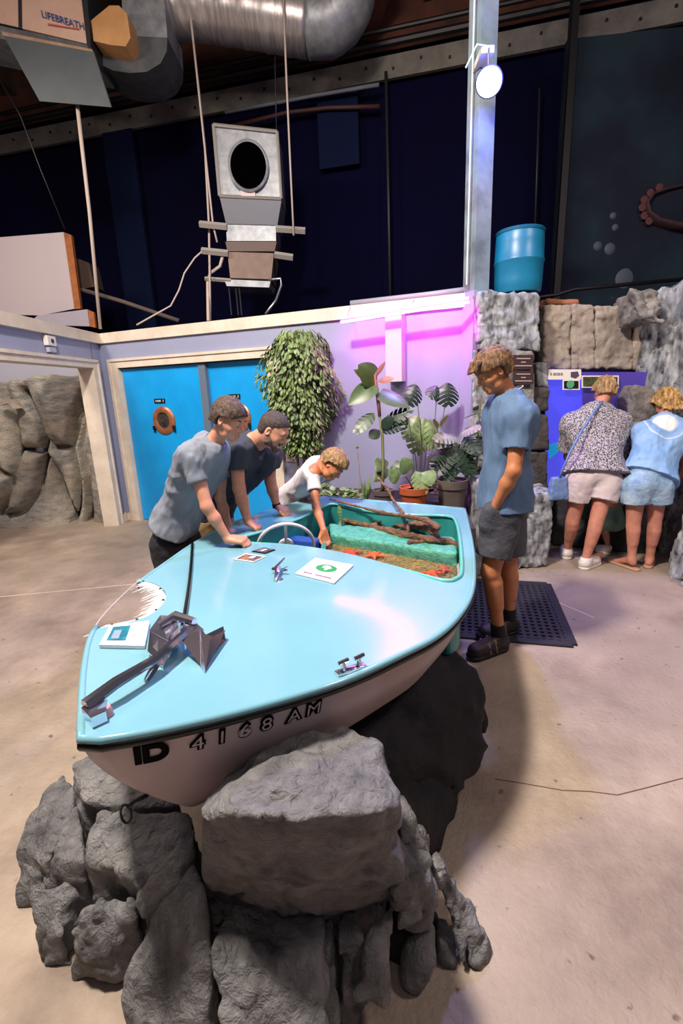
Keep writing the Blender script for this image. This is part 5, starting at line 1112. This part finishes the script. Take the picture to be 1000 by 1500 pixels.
class Person:
    def __init__(q, lab, J, f, up, skin, k=1., hs=1., female=False, hands=None, group=None, neckr=.052):
        q.J = {a: np.array(b) for a, b in J.items()}; J = q.J; q.k = k; q.lab = lab
        q.root = empty('person', (J['pel'][0], J['pel'][1], 0), lab, 'person', group)
        q.body = S(); s = q.body; q.torso = S(); q.arms = {}; q.thighs = {}
        r = n_(J['shR'] - J['shL']); sp = J['neck'] - J['pel']; q.sp = n_(sp); hr = n_(J['hpR'] - J['hpL']); q.r = r; q.hr = hr
        t = q.torso; w = .085 * k
        for e, sh, hp in ((-1, 'shL', 'hpL'), (1, 'shR', 'hpR')):
            chest = J[sh] - r * e * .065 * k - q.sp * .05 * k; waist = J['pel'] + q.sp * .17 * k + hr * e * .055 * k
            t.c(J[hp] + q.sp * .02, waist, .098 * k, .082 * k, .05); t.c(waist, chest, .085 * k, .098 * k, .06)
            t.c(chest + q.sp * .02 * k, J[sh], .07 * k, .056 * k, .05); t.c(J['neck'] - q.sp * .01, J[sh], .05 * k, .048 * k, .05)
        t.c(J['pel'], J['neck'] - q.sp * .08 * k, .10 * k, .09 * k, .06)
        s.L += t.L
        s.c(J['neck'] - q.sp * .02, J['hd'] - n_(up) * .05 * hs - n_(f) * .02 * hs, (neckr + .006) * k, neckr * k, .03)
        q.hp_, q.hr_, q.hf, q.hu, q.hax = head(s, J['hd'], f, up, hs)
        for a in 'LR':
            sh, el, wr = J['sh' + a], J['el' + a], J['wr' + a]; s.c(sh, el, .050 * k, .038 * k, .03); s.c(el, el + (wr - el) * .35, .038 * k, .038 * k, .02); s.c(el + (wr - el) * .35, wr, .038 * k, .025 * k, .02)
            if hands and a in hands: hand(s, wr, *hands[a])
            else: s.c(wr, wr + n_(wr - el) * .08, .026 * k, .02 * k, .02)
            hp, kn, an = J['hp' + a], J['kn' + a], J['an' + a]; s.c(hp, kn, .086 * k, .056 * k, .04); s.c(kn, an, .052 * k, .034 * k, .02)
            bk = n_(np.cross(hr, kn - an)); bk = bk if bk @ n_(J['to' + a] - an) < 0 else -bk
            s.c(kn + (an - kn) * .16 + bk * .012, kn + (an - kn) * .5 + bk * .01, .052 * k, .040 * k, .025)
            s.c(hp, J['pel'] + bk * .02, .095 * k, .09 * k, .04)
            to = J['to' + a]; s.c(an - (to - an) * .10 * np.array([1, 1, 0]) - np.array([0, 0, .04]), an, .030 * k, .034 * k, .02); s.c(an - np.array([0, 0, .02]), to, .034 * k, .022 * k, .02)
        q.skin = skin
    def make_body(q, h=.0045):
        s = q.body; lo, hi = s.bb(.02); lo[2] = max(lo[2], .0)
        o = sdf_mesh('body', lambda P: s.ev(P), lo, hi, h, q.skin, q.root); return o
    def cloth(q, nm, fn, lo, hi, m, h=.0068): return sdf_mesh(nm, fn, lo, hi, h, m, q.root)
    def shirt(q, m, nm='t_shirt', grow=.016, hem=-.06, sl=.55, flare=0., h=.0065, slr=1., fold=.007, loose=0.):
        J, k, t = q.J, q.k, q.torso; sp = q.sp; hp = J['pel'] + sp * hem * k
        ext = S(); ext.L += t.L
        for e, a in ((-1, 'L'), (1, 'R')): ext.c(J['pel'] + sp * .12 * k + q.r * e * .05 * k, J['pel'] + sp * (hem - .05) * k + q.r * e * (.07 + flare) * k, .10 * k, (.105 + flare) * k, .05)
        sl_ = {a: (J['sh' + a], J['sh' + a] + (J['el' + a] - J['sh' + a]) * sl) for a in 'LR'}
        nk = J['neck'] + sp * .06 * k; nd = n_(J['hd'] - J['neck']); nc0 = J['neck'] + nd * .0; nc1 = J['neck'] + nd * .16
        def fn(P):
            f = fbm(P * np.array([1, 1, 1], f4) + sp.astype(f4) * (P @ sp.astype(f4))[:, None] * -.55, 11, 3)
            cr = 1 - np.abs(vnoise(P + 5.5, 9)) * 2.2
            d = ext.ev(P, grow + loose) - fold * f - fold * .5 * np.clip(cr, 0, 1); d = np.maximum(d, -plane(P, hp, sp)); d = smax(d, plane(P, nk, sp), .02); d = smax(d, -rc(P, nc0, nc1, .060 * k, .064 * k), .006)
            for a in 'LR':
                p0, p1 = sl_[a]; x = rc(P, p0, p1 + (p1 - p0) * .3, (.057 * slr) * k + grow * .5, (.056 * slr) * k + grow * .7) - fold * .7 * f; x = np.maximum(x, plane(P, p1, p1 - p0)); d = smin(d, x, .03)
                e_ = J['el' + a]; cav = np.maximum(rc(P, p0, e_, .052 * k * slr, .05 * k * slr), -plane(P, p1 - n_(p1 - p0) * .012, p1 - p0)); d = np.maximum(d, -cav)
            return d
        lo, hi = ext.bb(.05 + loose)
        for a in 'LR': lo = np.minimum(lo, sl_[a][1] - .09); hi = np.maximum(hi, sl_[a][1] + .09)
        return q.cloth(nm, fn, lo, hi, m, h)
    def shorts(q, m, nm='shorts', ln=.7, grow=.016, top=.10, r0=.1, r1=.085, calf=0, fold=.006, h=.0068, cr1=.06, pocket=None):
        J, k, sp = q.J, q.k, q.sp; s = S(); ends = []
        for e, a in ((-1, 'L'), (1, 'R')):
            hp, kn, an = J['hp' + a], J['kn' + a], J['an' + a]; s.c(hp + sp * .02, J['pel'] + sp * .12 * k + q.hr * e * .05 * k, .10 * k, .088 * k, .05)
            if calf: s.c(hp, kn, r0 * k, (r1) * k, .04); p1 = kn + (an - kn) * calf; s.c(kn, p1, r1 * k, cr1 * k, .02); ends.append((p1, p1 - kn, hp))
            else: p1 = hp + (kn - hp) * ln; s.c(hp, p1 + (p1 - hp) * .1, r0 * k, r1 * k, .03); ends.append((p1, p1 - hp, hp))
        s.c(J['pel'], J['pel'] + sp * .1 * k, .11 * k, .095 * k, .05); wp_ = J['pel'] + sp * top * k
        if pocket: s.c(J['wr' + pocket] + np.array([-.02, .02, -.02]), J['wr' + pocket] + np.array([-.03, .04, -.11]), .032, .038, .05)
        def fn(P):
            f = fbm(P, 12, 3); d = s.ev(P, grow * .6) - fold * f; d = smax(d, plane(P, wp_, sp), .01)
            for p1, v, hp in ends: d = np.maximum(d, np.where(rc(P, hp, p1 + v * .3, .16 * k, .13 * k) < 0, plane(P, p1, v), -1))
            return d
        lo, hi = s.bb(.05); return q.cloth(nm, fn, lo, hi, m, h)
    def hair(q, m, grow=.010, fringe=.02, noise=.006, long_=0., nape=-.085, hs=1., bun=0, fr=60, front=.085, vol=0.):
        p = q.hp_; ax = q.hax; s = S(); s.e(p(0, -.010, .016), ax, np.array((.075 + vol, .094 + vol, .087 + vol)) * hs, .02); s.e(p(0, -.045, -.045), ax, np.array((.060, .045, .05)) * hs, .03)
        if long_: s.c(p(-.04, -.05, -.03), p(-.045, -.05, -long_), .045, .03, .03); s.c(p(.04, -.05, -.03), p(.045, -.05, -long_), .045, .03, .03)
        if bun: s.e(p(0, -.105, .03), ax, (.035, .03, .035), .02)
        hu, hf = q.hu, q.hf; hd = q.J['hd']
        def fn(P):
            L_ = (P - hd.astype(f4)); rr_ = np.cross(hf, hu).astype(f4); Q = L_ * f4(.28) + rr_ * (L_ @ rr_)[:, None] * f4(.9)
            d = s.ev(P, grow) - noise * fbm(Q, fr, 3)
            c1 = plane(P, p(0, .060, .052 - fringe), -hu * .78 + hf * .62)        # hairline over the brow
            c2 = plane(P, p(0, -.004, -.008), hf * .80 - hu * .45)                  # in front of the ears
            d = np.maximum(d, np.minimum(np.maximum(c1, -9), 9) if False else np.where(plane(P, p(0, 0, .03 - fringe * .5), hu) > 0, c1 * .8, np.maximum(c2, -9)))
            if not long_:
                d = np.maximum(d, plane(P, p(0, 0, nape), -hu))
                for e in (-1, 1): d = smax(d, -ell(P, p(e * .078, -.004, -.030), ax, (.035, .024, .040)), .006)
            return d
        lo, hi = s.bb(.04); return sdf_mesh('hair', fn, lo, hi, .0045, m, q.root)
    def brows(q, m):
        b = MB(); p = q.hp_
        for e in (-1, 1): b.tube([p(e * .045, .078, .014), p(e * .032, .087, .019), p(e * .016, .090, .014)], [.002, .0042, .003], 6)
        b.build('eyebrow', m, q.root, True)
        b = MB()
        for e in (-1, 1): b.tube([p(e * .042, .083, -.016), p(e * .031, .0905, -.0175), p(e * .02, .087, -.016)], [.001, .0022, .001], 6)
        b.build('eyelashes', m, q.root, True)
def shoe(q, a, m, ms, nm='shoe', L=.27, w=.045, sock=None, sockh=.0, top_=.02, mo=None, toe=None):
    an = q.J['an' + a]; to = q.J['to' + a]; d = (to - an) * np.array([1, 1, 0]); d = n_(d); heel = np.array([an[0], an[1], 0]) - d * .055 * L / .27; tp = heel + d * L; sd = np.array([d[1], -d[0], 0]); z = lambda h_: np.array([0, 0, h_])
    zf = max(0, an[2] - .09)
    s = S(); s.c(heel + d * .045 + z(zf + .05), tp - d * .05 + z(zf + .042), w * .95, w, .03); s.c(heel + d * .04 + z(zf + .06), an + z(.0), w * .85, w * .9, .03); s.c(tp - d * .09 + z(zf + .045), an + d * .03 - z(.02), w * .8, w * .8, .03)
    def fn(P): return smax(np.maximum(s.ev(P), -plane(P, z(zf + .022), (0, 0, 1))), plane(P, an + z(top_), (0, 0, 1)), .006) - .0015 * fbm(P, 50, 2)
    lo, hi = s.bb(.02); o = sdf_mesh(nm, fn, lo, hi, .005, m, q.root)
    s2 = S(); s2.c(heel + d * .045 + z(zf + .02), tp - d * .045 + z(zf + .02), w * .98, w * 1.05, .02)
    sdf_mesh('sole', lambda P: np.maximum(np.abs(P[:, 2] - (zf + .013)) - .013, s2.ev(P)), *s2.bb(.02), .006, ms, o)
    if sock: sdf_mesh('sock', lambda P: np.maximum(np.minimum(rc(P, an - z(.03), to, .050, .040), rc(P, an - z(.03), an + n_(q.J['kn' + a] - an) * sockh * 1.4, .046, .043)), plane(P, an + n_(q.J['kn' + a] - an) * sockh, (0, 0, 1))), an - .26, an + np.array([.2, .2, .25]), .006, sock, q.root)
    return o
m_skin = mat('skin_fair', '#c98f74', .5, col2='#bd8267', scale=30, sss=.15); m_skt = mat('skin_tan', '#b97850', .5, col2='#ad6c46', scale=30, sss=.15); m_skp = mat('skin_pink', '#c88a74', .5, col2='#ba7a66', scale=24, sss=.15)
def hairm(n, c, c2, sc=60): return mat(n, c, .55, col2=c2, scale=sc, bump=.6, bscale=120, stretch=(1, 1, .35))
m_gt = mat('tee_grey', '#7d8490', .85, bump=.3, bscale=200, col2='#747b87', scale=5); m_nv = mat('tee_charcoal', '#343a46', .85, bump=.3, bscale=200, col2='#2d323d', scale=5); m_wt = mat('tee_white', '#cfcbd0', .85, bump=.3, bscale=200, col2='#c4c0c6', scale=5)
m_bt = mat('tee_blue', '#56708f', .85, bump=.3, bscale=200, col2='#4d6684', scale=6); m_bk = mat('trousers_black', '#15151b', .8, col2='#26262e', scale=12, bump=.4, bscale=40); m_kh = mat('shorts_khaki', '#a08558', .8, col2='#94794e', scale=10)
Z3 = lambda x, y, z: np.array(onz(x, y, z))

# 1 boy in grey
P1_ = Person('boy in a grey t-shirt leaning his fist on the boat deck', dict(
    pel=A(250, 782, 2.92), neck=A(311, 652, 2.78), hd=A(336, 612, 2.72), shR=A(281, 668, 2.62), shL=A(326, 662, 2.96), elR=A(303, 742, 2.56), elL=A(322, 728, 2.98), wrR=A(334, 790, 2.58), wrL=A(336, 777, 2.95),
    hpR=A(243, 800, 2.84), hpL=A(270, 794, 3.02), knR=(-1.07, 2.80, .46), knL=(-.98, 3.0, .46), anR=(-1.06, 2.84, .09), anL=(-.98, 3.08, .09), toR=(-.92, 2.78, .03), toL=(-.84, 3.02, .03)), (.86, -.35, -.42), (.35, -.1, .9), m_skin, .86, .97,
    hands={'R': ((.95, -.1, -.05), (.05, .1, -1), (.1, 1, 0), 1.0, 1.08), 'L': ((.8, -.3, -.3), (0, 0, -1), (-.3, -1, 0), .5, .9)})
P1_.make_body(); P1_.shirt(m_gt, hem=.09, sl=.52, flare=.01, fold=.017); P1_.shorts(m_bk, 'trousers', calf=.95, r0=.1, r1=.08, top=.12); P1_.hair(hairm('hair_brown', '#5c4636', '#241a16'), fringe=.030, vol=.003, noise=.006, nape=-.05); P1_.brows(m_black)
for a in 'LR': shoe(P1_, a, m_black, m_dark)
# 2 man in navy
P2_ = Person('bearded man in a charcoal t-shirt leaning on the boat with both hands', dict(
    pel=A(300, 752, 3.35), neck=A(370, 648, 3.12), hd=A(402, 628, 3.02), shR=A(345, 662, 2.96), shL=A(394, 664, 3.30), elR=A(350, 716, 2.92), elL=A(396, 706, 3.30), wrR=A(363, 764, 2.92), wrL=A(405, 741, 3.30),
    hpR=A(292, 768, 3.25), hpL=A(318, 764, 3.44), knR=(-1.02, 3.22, .50), knL=(-.86, 3.46, .50), anR=(-1.12, 3.32, .09), anL=(-.96, 3.60, .09), toR=(-.98, 3.24, .03), toL=(-.84, 3.52, .03)), (.80, -.22, -.62), (.5, -.1, .8), m_skin, .98, 1.0,
    hands={'R': ((.75, -.2, -.45), (.3, -.1, -1), (.2, 1, 0), .8, .95), 'L': ((.75, -.2, -.35), (.2, 0, -1), (-.2, -1, 0), .6, .95)}, neckr=.062)
P2_.make_body(); P2_.shirt(m_nv, hem=.08, sl=.5, flare=.01, fold=.016); P2_.shorts(m_kh, ln=.85, r0=.105, r1=.09); P2_.hair(hairm('hair_grizzled', '#4a3c36', '#2a211d', 90), fringe=.0, grow=.002, noise=.003, nape=-.06); P2_.brows(m_black)
b = MB(); w_ = P2_.J['wrL']; e_ = P2_.J['elL']; dd = V(n_(e_ - w_)); b.tube([V(w_) - dd * .01, V(w_) + dd * .018], [.031, .031], 16); b.build('watch_strap', m_black, P2_.root)
bs = S(); p_ = P2_.hp_; bs.c(p_(-.055, .02, -.07), p_(0, .07, -.10), .024, .022, .02); bs.c(p_(.055, .02, -.07), p_(0, .07, -.10), .024, .022, .02); bs.c(p_(-.06, -.0, -.03), p_(-.055, .02, -.07), .012, .024, .02); bs.c(p_(.06, -.0, -.03), p_(.055, .02, -.07), .012, .024, .02); bs.c(p_(-.025, .088, -.06), p_(.025, .088, -.06), .006, .006, .01)
sdf_mesh('beard', lambda P: bs.ev(P, .0015) - .002 * fbm(P, 90, 2), *bs.bb(.03), .0045, mat('beard', '#6a5044', .8, col2='#4e3c34', scale=90), P2_.root)
b = MB(); pl_ = V(P2_.J['pel']) + V(P2_.sp) * .09; b.tube([pl_ + V(P2_.hr) * math.cos(t) * .155 + V(n_(np.cross(P2_.hr, P2_.sp))) * math.sin(t) * .118 for t in [i * math.pi / 14 for i in range(28)]], .017, 8, closed=True); b.build('belt', mat('belt', '#5a3c22', .5), P2_.root, True)
for a in 'LR': shoe(P2_, a, m_black, m_dark)
# 3 boy in white
P3_ = Person('boy in a white t-shirt reaching his arm down into the pool water', dict(
    pel=A(421, 736, 3.96), neck=A(468, 680, 3.60), hd=A(488, 681, 3.48), shR=A(458, 693, 3.46), shL=A(466, 686, 3.74), elR=A(463, 742, 3.30), elL=A(446, 712, 3.86), wrR=A(474, 777, 3.06), wrL=A(443, 733, 3.72),
    hpR=A(415, 745, 3.90), hpL=A(428, 745, 4.05), knR=(-.50, 3.98, .44), knL=(-.38, 4.12, .44), anR=(-.56, 4.10, .08), anL=(-.44, 4.24, .08), toR=(-.44, 4.0, .03), toL=(-.32, 4.16, .03)), (.62, -.38, -.72), (.72, .05, .62), m_skt, .74, .90,
    hands={'R': ((.1, -.25, -.95), (.3, -.9, .2), (-.8, -.3, 0), .7, .85), 'L': ((.8, -.4, -.2), (0, 0, -1), (.3, 1, 0), .6, .85)}, neckr=.05)
P3_.make_body(.0055); P3_.shirt(m_wt, hem=.06, sl=.55, flare=.01, fold=.01); P3_.shorts(m_bk, ln=.85); P3_.hair(hairm('hair_blond', '#b08a58', '#5c4024'), fringe=.03, vol=.008, noise=.008, nape=-.04); P3_.brows(mat('brow_brown', '#5a4028', .8))
for a in 'LR': shoe(P3_, a, m_white, m_white, L=.22)
# 4 teenager on the right
P4_ = Person('tall teenager in a blue t-shirt standing at the boat with hand in pocket', dict(
    pel=A(739, 738, 2.80), neck=A(745, 583, 2.82), hd=A(721, 541, 2.80), shL=A(762, 612, 2.63), shR=A(730, 605, 3.00), elL=A(752, 690, 2.56), elR=A(728, 672, 3.05), wrL=A(725, 742, 2.63), wrR=A(738, 738, 3.0),
    hpL=A(735, 755, 2.72), hpR=A(744, 752, 2.89), knL=A(718, 838, 2.68), knR=A(744, 832, 2.88), anL=AZ(732, 918, 2.72, .095), anR=AZ(746, 906, 2.93, .095), toL=AZ(697, 952, 2.64, .035), toR=AZ(706, 922, 2.86, .035)), (-.88, -.1, -.46), (-.35, 0, .93), m_skt, 1.0, 1.0,
    hands={'L': ((-.25, .25, -.95), (-.3, .9, .2), (-.9, -.3, 0), 1.0, .8), 'R': ((-.4, .1, -.8), (-.2, -.8, 0), (-.7, .5, .3), .4, 1.)})
for a in 'LR': P4_.J['an' + a][2] = .095; P4_.J['to' + a][2] = .03
P4_ = Person.__new__(Person) if 0 else P4_
P4_.make_body(); P4_.shirt(m_bt, hem=-.02, sl=.60, flare=.012, loose=.006, slr=1.12, fold=.013); P4_.shorts(mat('shorts_grey', '#4a4c54', .8, col2='#3c3e46', scale=8, bump=.3, bscale=60), ln=.72, r0=.105, r1=.095, grow=.018, pocket='L', top=.13)
P4_.hair(hairm('hair_teen', '#8a6238', '#38261a'), fringe=.045, vol=.010, noise=.007, nape=-.06, grow=.011); P4_.brows(mat('brow_brown', '#5a4028', .8))
fs_ = S(); p_ = P4_.hp_
for i in range(7): x = (i - 3) * .018; fs_.c(p_(x, .07, .075), p_(x * 1.1, .114, .040 + .004 * (i % 2)), .015, .006, .012)
sdf_mesh('hair_fringe', lambda P: fs_.ev(P) - .004 * fbm(P, 70, 2), *fs_.bb(.02), .0045, MATS['hair_teen'], P4_.root)
m_sd = mat('sandal_dark', '#2c1a26', .6, col2='#120d14', scale=9); m_sock = mat('sock_black', '#121218', .9)
for a in 'LR':
    o = shoe(P4_, a, m_sd, m_black, 'sandal', .30, .052, m_sock, .10)
    an = P4_.J['an' + a]; d = n_((P4_.J['to' + a] - an) * np.array([1, 1, 0])); sd_ = np.array([d[1], -d[0], 0]); b = MB()
    for f_, h_ in ((.07, .099), (.12, .092)): c0 = an * np.array([1, 1, 0]) + d * f_; b.tube([c0 - sd_ * .056 + [0, 0, .03], c0 - sd_ * .035 + [0, 0, h_], c0 + sd_ * .035 + [0, 0, h_], c0 + sd_ * .056 + [0, 0, .03]], .010, 6)
    b.build('strap', mat('strap_tan', '#7c6858', .7), o, True)
nk_ = V(P4_.J['neck']); u_sp = V(P4_.sp); b = MB(); b.tube([nk_ + u_sp * .035 + V((math.cos(t) * .075, math.sin(t) * .068, -.35 * math.cos(t) * -.09)) for t in [i * math.pi / 12 for i in range(24)]], .003, 6, closed=True); b.build('necklace', mat('cord_white', '#d8c8b8', .6), P4_.root)
# 5 woman in speckled blouse
P5_ = Person('woman seen from behind in a speckled blouse and white shorts bending to the tank', dict(
    pel=A(872, 692, 4.12), neck=A(873, 600, 4.34), hd=A(884, 573, 4.44), shL=A(838, 622, 4.34), shR=A(908, 618, 4.30), elL=A(832, 668, 4.48), elR=A(914, 676, 4.42), wrL=A(838, 690, 4.56), wrR=A(905, 700, 4.60),
    hpL=A(850, 703, 4.12), hpR=A(888, 704, 4.10), knL=A(838, 765, 4.16), knR=A(872, 768, 4.02), anL=AZ(831, 800, 4.30, .09), anR=AZ(858, 813, 4.02, .09), toL=A(827, 800, 4.50), toR=A(880, 812, 4.16)), (.1, .85, -.5), (.1, .45, .88), m_skp, 1.02, .96, neckr=.05)
P5_.make_body(.0058)
m_bl = mat('blouse_speckled', '#b8b0b4', .9, col2='#3c3c48', scale=95, lo=.44, hi=.56, detail=2)
P5_.shirt(m_bl, 'blouse', hem=-.02, sl=.75, flare=.035, loose=.02, slr=1.5, fold=.014, h=.0075); P5_.shorts(mat('shorts_white', '#c9bcbc', .8, col2='#bcaeb0', scale=6), ln=.45, r0=.115, r1=.115, grow=.02)
P5_.hair(hairm('hair_sandy', '#b89868', '#7a5c3a'), fringe=.0, vol=.012, noise=.014, nape=-.07, grow=.014)
for a in 'LR': shoe(P5_, a, mat('sneaker_white', '#d8cfc8', .6), m_white, 'sneaker', .26, .05)
b = MB(); J5 = P5_.J; bk = V((0, -.135, .0)); b.tube([at(882, 588, 4.26), at(868, 606, 4.17), at(850, 634, 4.08), at(834, 664, 4.01), at(824, 688, 4.04), at(819, 702, 4.08)], .010, 8)
bag_m = mat('bag_denim', '#6c86b4', .8, col2='#5c76a4', scale=20)
bp5 = A(818, 704, 4.10); bg5 = empty('shoulder_bag', bp5 - np.array([0, 0, .12]), 'light blue cloth shoulder bag hanging at the left hip of the woman', 'bag')
b.build("strap", bag_m, bg5, True)
def bagf(P):
    q = np.abs(P - (bp5 + [.0, 0, -.05]).astype(f4)) - np.array([.055, .022, .085], f4) * (1 + .25 * np.clip(-(P[:, 2:3] - f4(bp5[2] - .05)) / .1, -1, 1)); return np.sqrt((np.maximum(q, 0) ** 2).sum(1)) + np.minimum(q.max(1), 0) - .018 - .006 * fbm(P, 16, 3)
sdf_mesh('pouch', bagf, bp5 - .2, bp5 + .15, .006, bag_m, bg5)
# 6 woman in tie-dye
P6_ = Person('blonde woman seen from behind in a pale blue tie-dye top and denim shorts', dict(
    pel=A(946, 703, 3.98), neck=A(972, 618, 4.24), hd=A(974, 591, 4.36), shL=A(941, 634, 4.20), shR=A(1002, 631, 4.16), elL=A(930, 682, 4.30), elR=A(1004, 690, 4.20), wrL=A(928, 700, 4.40), wrR=A(985, 703, 4.30),
    hpL=A(932, 713, 3.98), hpR=A(962, 713, 3.97), knL=A(927, 770, 3.98), knR=A(958, 769, 3.98), anL=A(925, 817, 3.98), anR=A(951, 817, 4.02), toL=A(902, 822, 4.12), toR=A(955, 816, 4.22)), (.0, .75, -.65), (.0, .6, .8), m_skp, .96, .96, neckr=.048)
P6_.make_body(.0058)
m_td = mat('tie_dye_blue', '#8fb4dc', .85, col2='#6f98c8', scale=5)
sh6 = P6_.shirt(m_td, 'tie_dye_top', hem=.03, sl=.4, flare=.02, loose=.014, slr=1.2, fold=.012)
# white dyed rosette below the nape (a printed ring pattern of the cloth)
cN = P6_.J['neck'] - P6_.sp * .03; nt = m_td.node_tree; N = nt.nodes; Lk = nt.links; bb_ = N['Principled BSDF']; src = bb_.inputs['Base Color'].links[0].from_socket
tc = N.new('ShaderNodeTexCoord'); vs_ = N.new('ShaderNodeVectorMath'); vs_.operation = 'DISTANCE'; vs_.inputs[1].default_value = tuple(V(cN) + V((-.05, -.085, .0)) - wloc(sh6)); Lk.new(tc.outputs['Object'], vs_.inputs[0])
rp = N.new('ShaderNodeValToRGB'); rp.color_ramp.interpolation = 'EASE'; el = rp.color_ramp.elements; el[0].position = .0; el[0].color = (.16, .09, .09, 1); el[1].position = .035; el[1].color = (1, 1, 1, 1)
for p0, c0 in ((.085, 1), (.11, 0), (.15, 0), (.158, .8), (.166, 0)): e0 = el.new(p0); e0.color = (c0,) * 3 + (1,)
Lk.new(vs_.outputs['Value'], rp.inputs[0]); mxx = N.new('ShaderNodeMixRGB'); mxx.inputs[2].default_value = (.75, .72, .70, 1); Lk.new(rp.outputs[0], mxx.inputs[0]); Lk.new(src, mxx.inputs[1]); Lk.new(mxx.outputs[0], bb_.inputs['Base Color'])
P6_.shorts(mat('denim', '#8fb0d0', .85, col2='#567ba0', scale=9, bump=.5, bscale=60, col3='#b8ccd8', scale3=5), 'denim_shorts', ln=.40, r0=.112, r1=.108, grow=.028)
P6_.hair(hairm('hair_gold', '#d0a868', '#8a6234', 40), fringe=-.01, vol=.015, noise=.018, long_=.10, grow=.014)
def sandal(q, a, m):
    an, to = q.J['an' + a], q.J['to' + a]; d = n_((to - an) * np.array([1, 1, 0])); hl = an * np.array([1, 1, 0]) - d * .05; s_ = S(); s_.c(hl + [0, 0, .01], hl + d * .24 + [0, 0, .01], .035, .042, .02)
    o = sdf_mesh('flip_flop', lambda P: np.maximum(np.abs(P[:, 2] - .010) - .009, s_.ev(P)), *s_.bb(.02), .006, m, q.root)
for a in 'LR': sandal(P6_, a, mat('sandal_tan', '#b08a70', .7))
# 7 small child between them
P7_ = Person('small child in a striped top and green skirt between the two women', dict(
    pel=A(893, 735, 4.44), neck=A(893, 683, 4.62), hd=A(893, 662, 4.66), shL=A(880, 695, 4.60), shR=A(907, 695, 4.58), elL=A(876, 712, 4.66), elR=A(910, 712, 4.66), wrL=A(880, 722, 4.74), wrR=A(906, 722, 4.74),
    hpL=A(886, 742, 4.50), hpR=A(900, 742, 4.50), knL=A(884, 772, 4.46), knR=A(900, 772, 4.50), anL=(2.56, 4.36, .07), anR=(2.72, 4.46, .07), toL=(2.50, 4.44, .03), toR=(2.80, 4.52, .03)), (0, .9, -.3), (0, .2, .95), m_skp, .62, .84, neckr=.055)
P7_.make_body(.006); P7_.shirt(mat('stripe_top', '#a894c0', .9, col2='#6a5a88', scale=30, stretch=(.05, .05, 1)), 'striped_top', hem=-.04, sl=.6)
P7_.shorts(mat('skirt_green', '#86a89a', .85, col2='#6a9080', scale=3), 'skirt', ln=.62, r0=.12, r1=.17, grow=.02); P7_.hair(MATS['hair_sandy'], vol=.01)
for a in 'LR': shoe(P7_, a, mat('sneaker_white', '#d8cfc8', .6), m_white, 'sneaker', .17, .034)
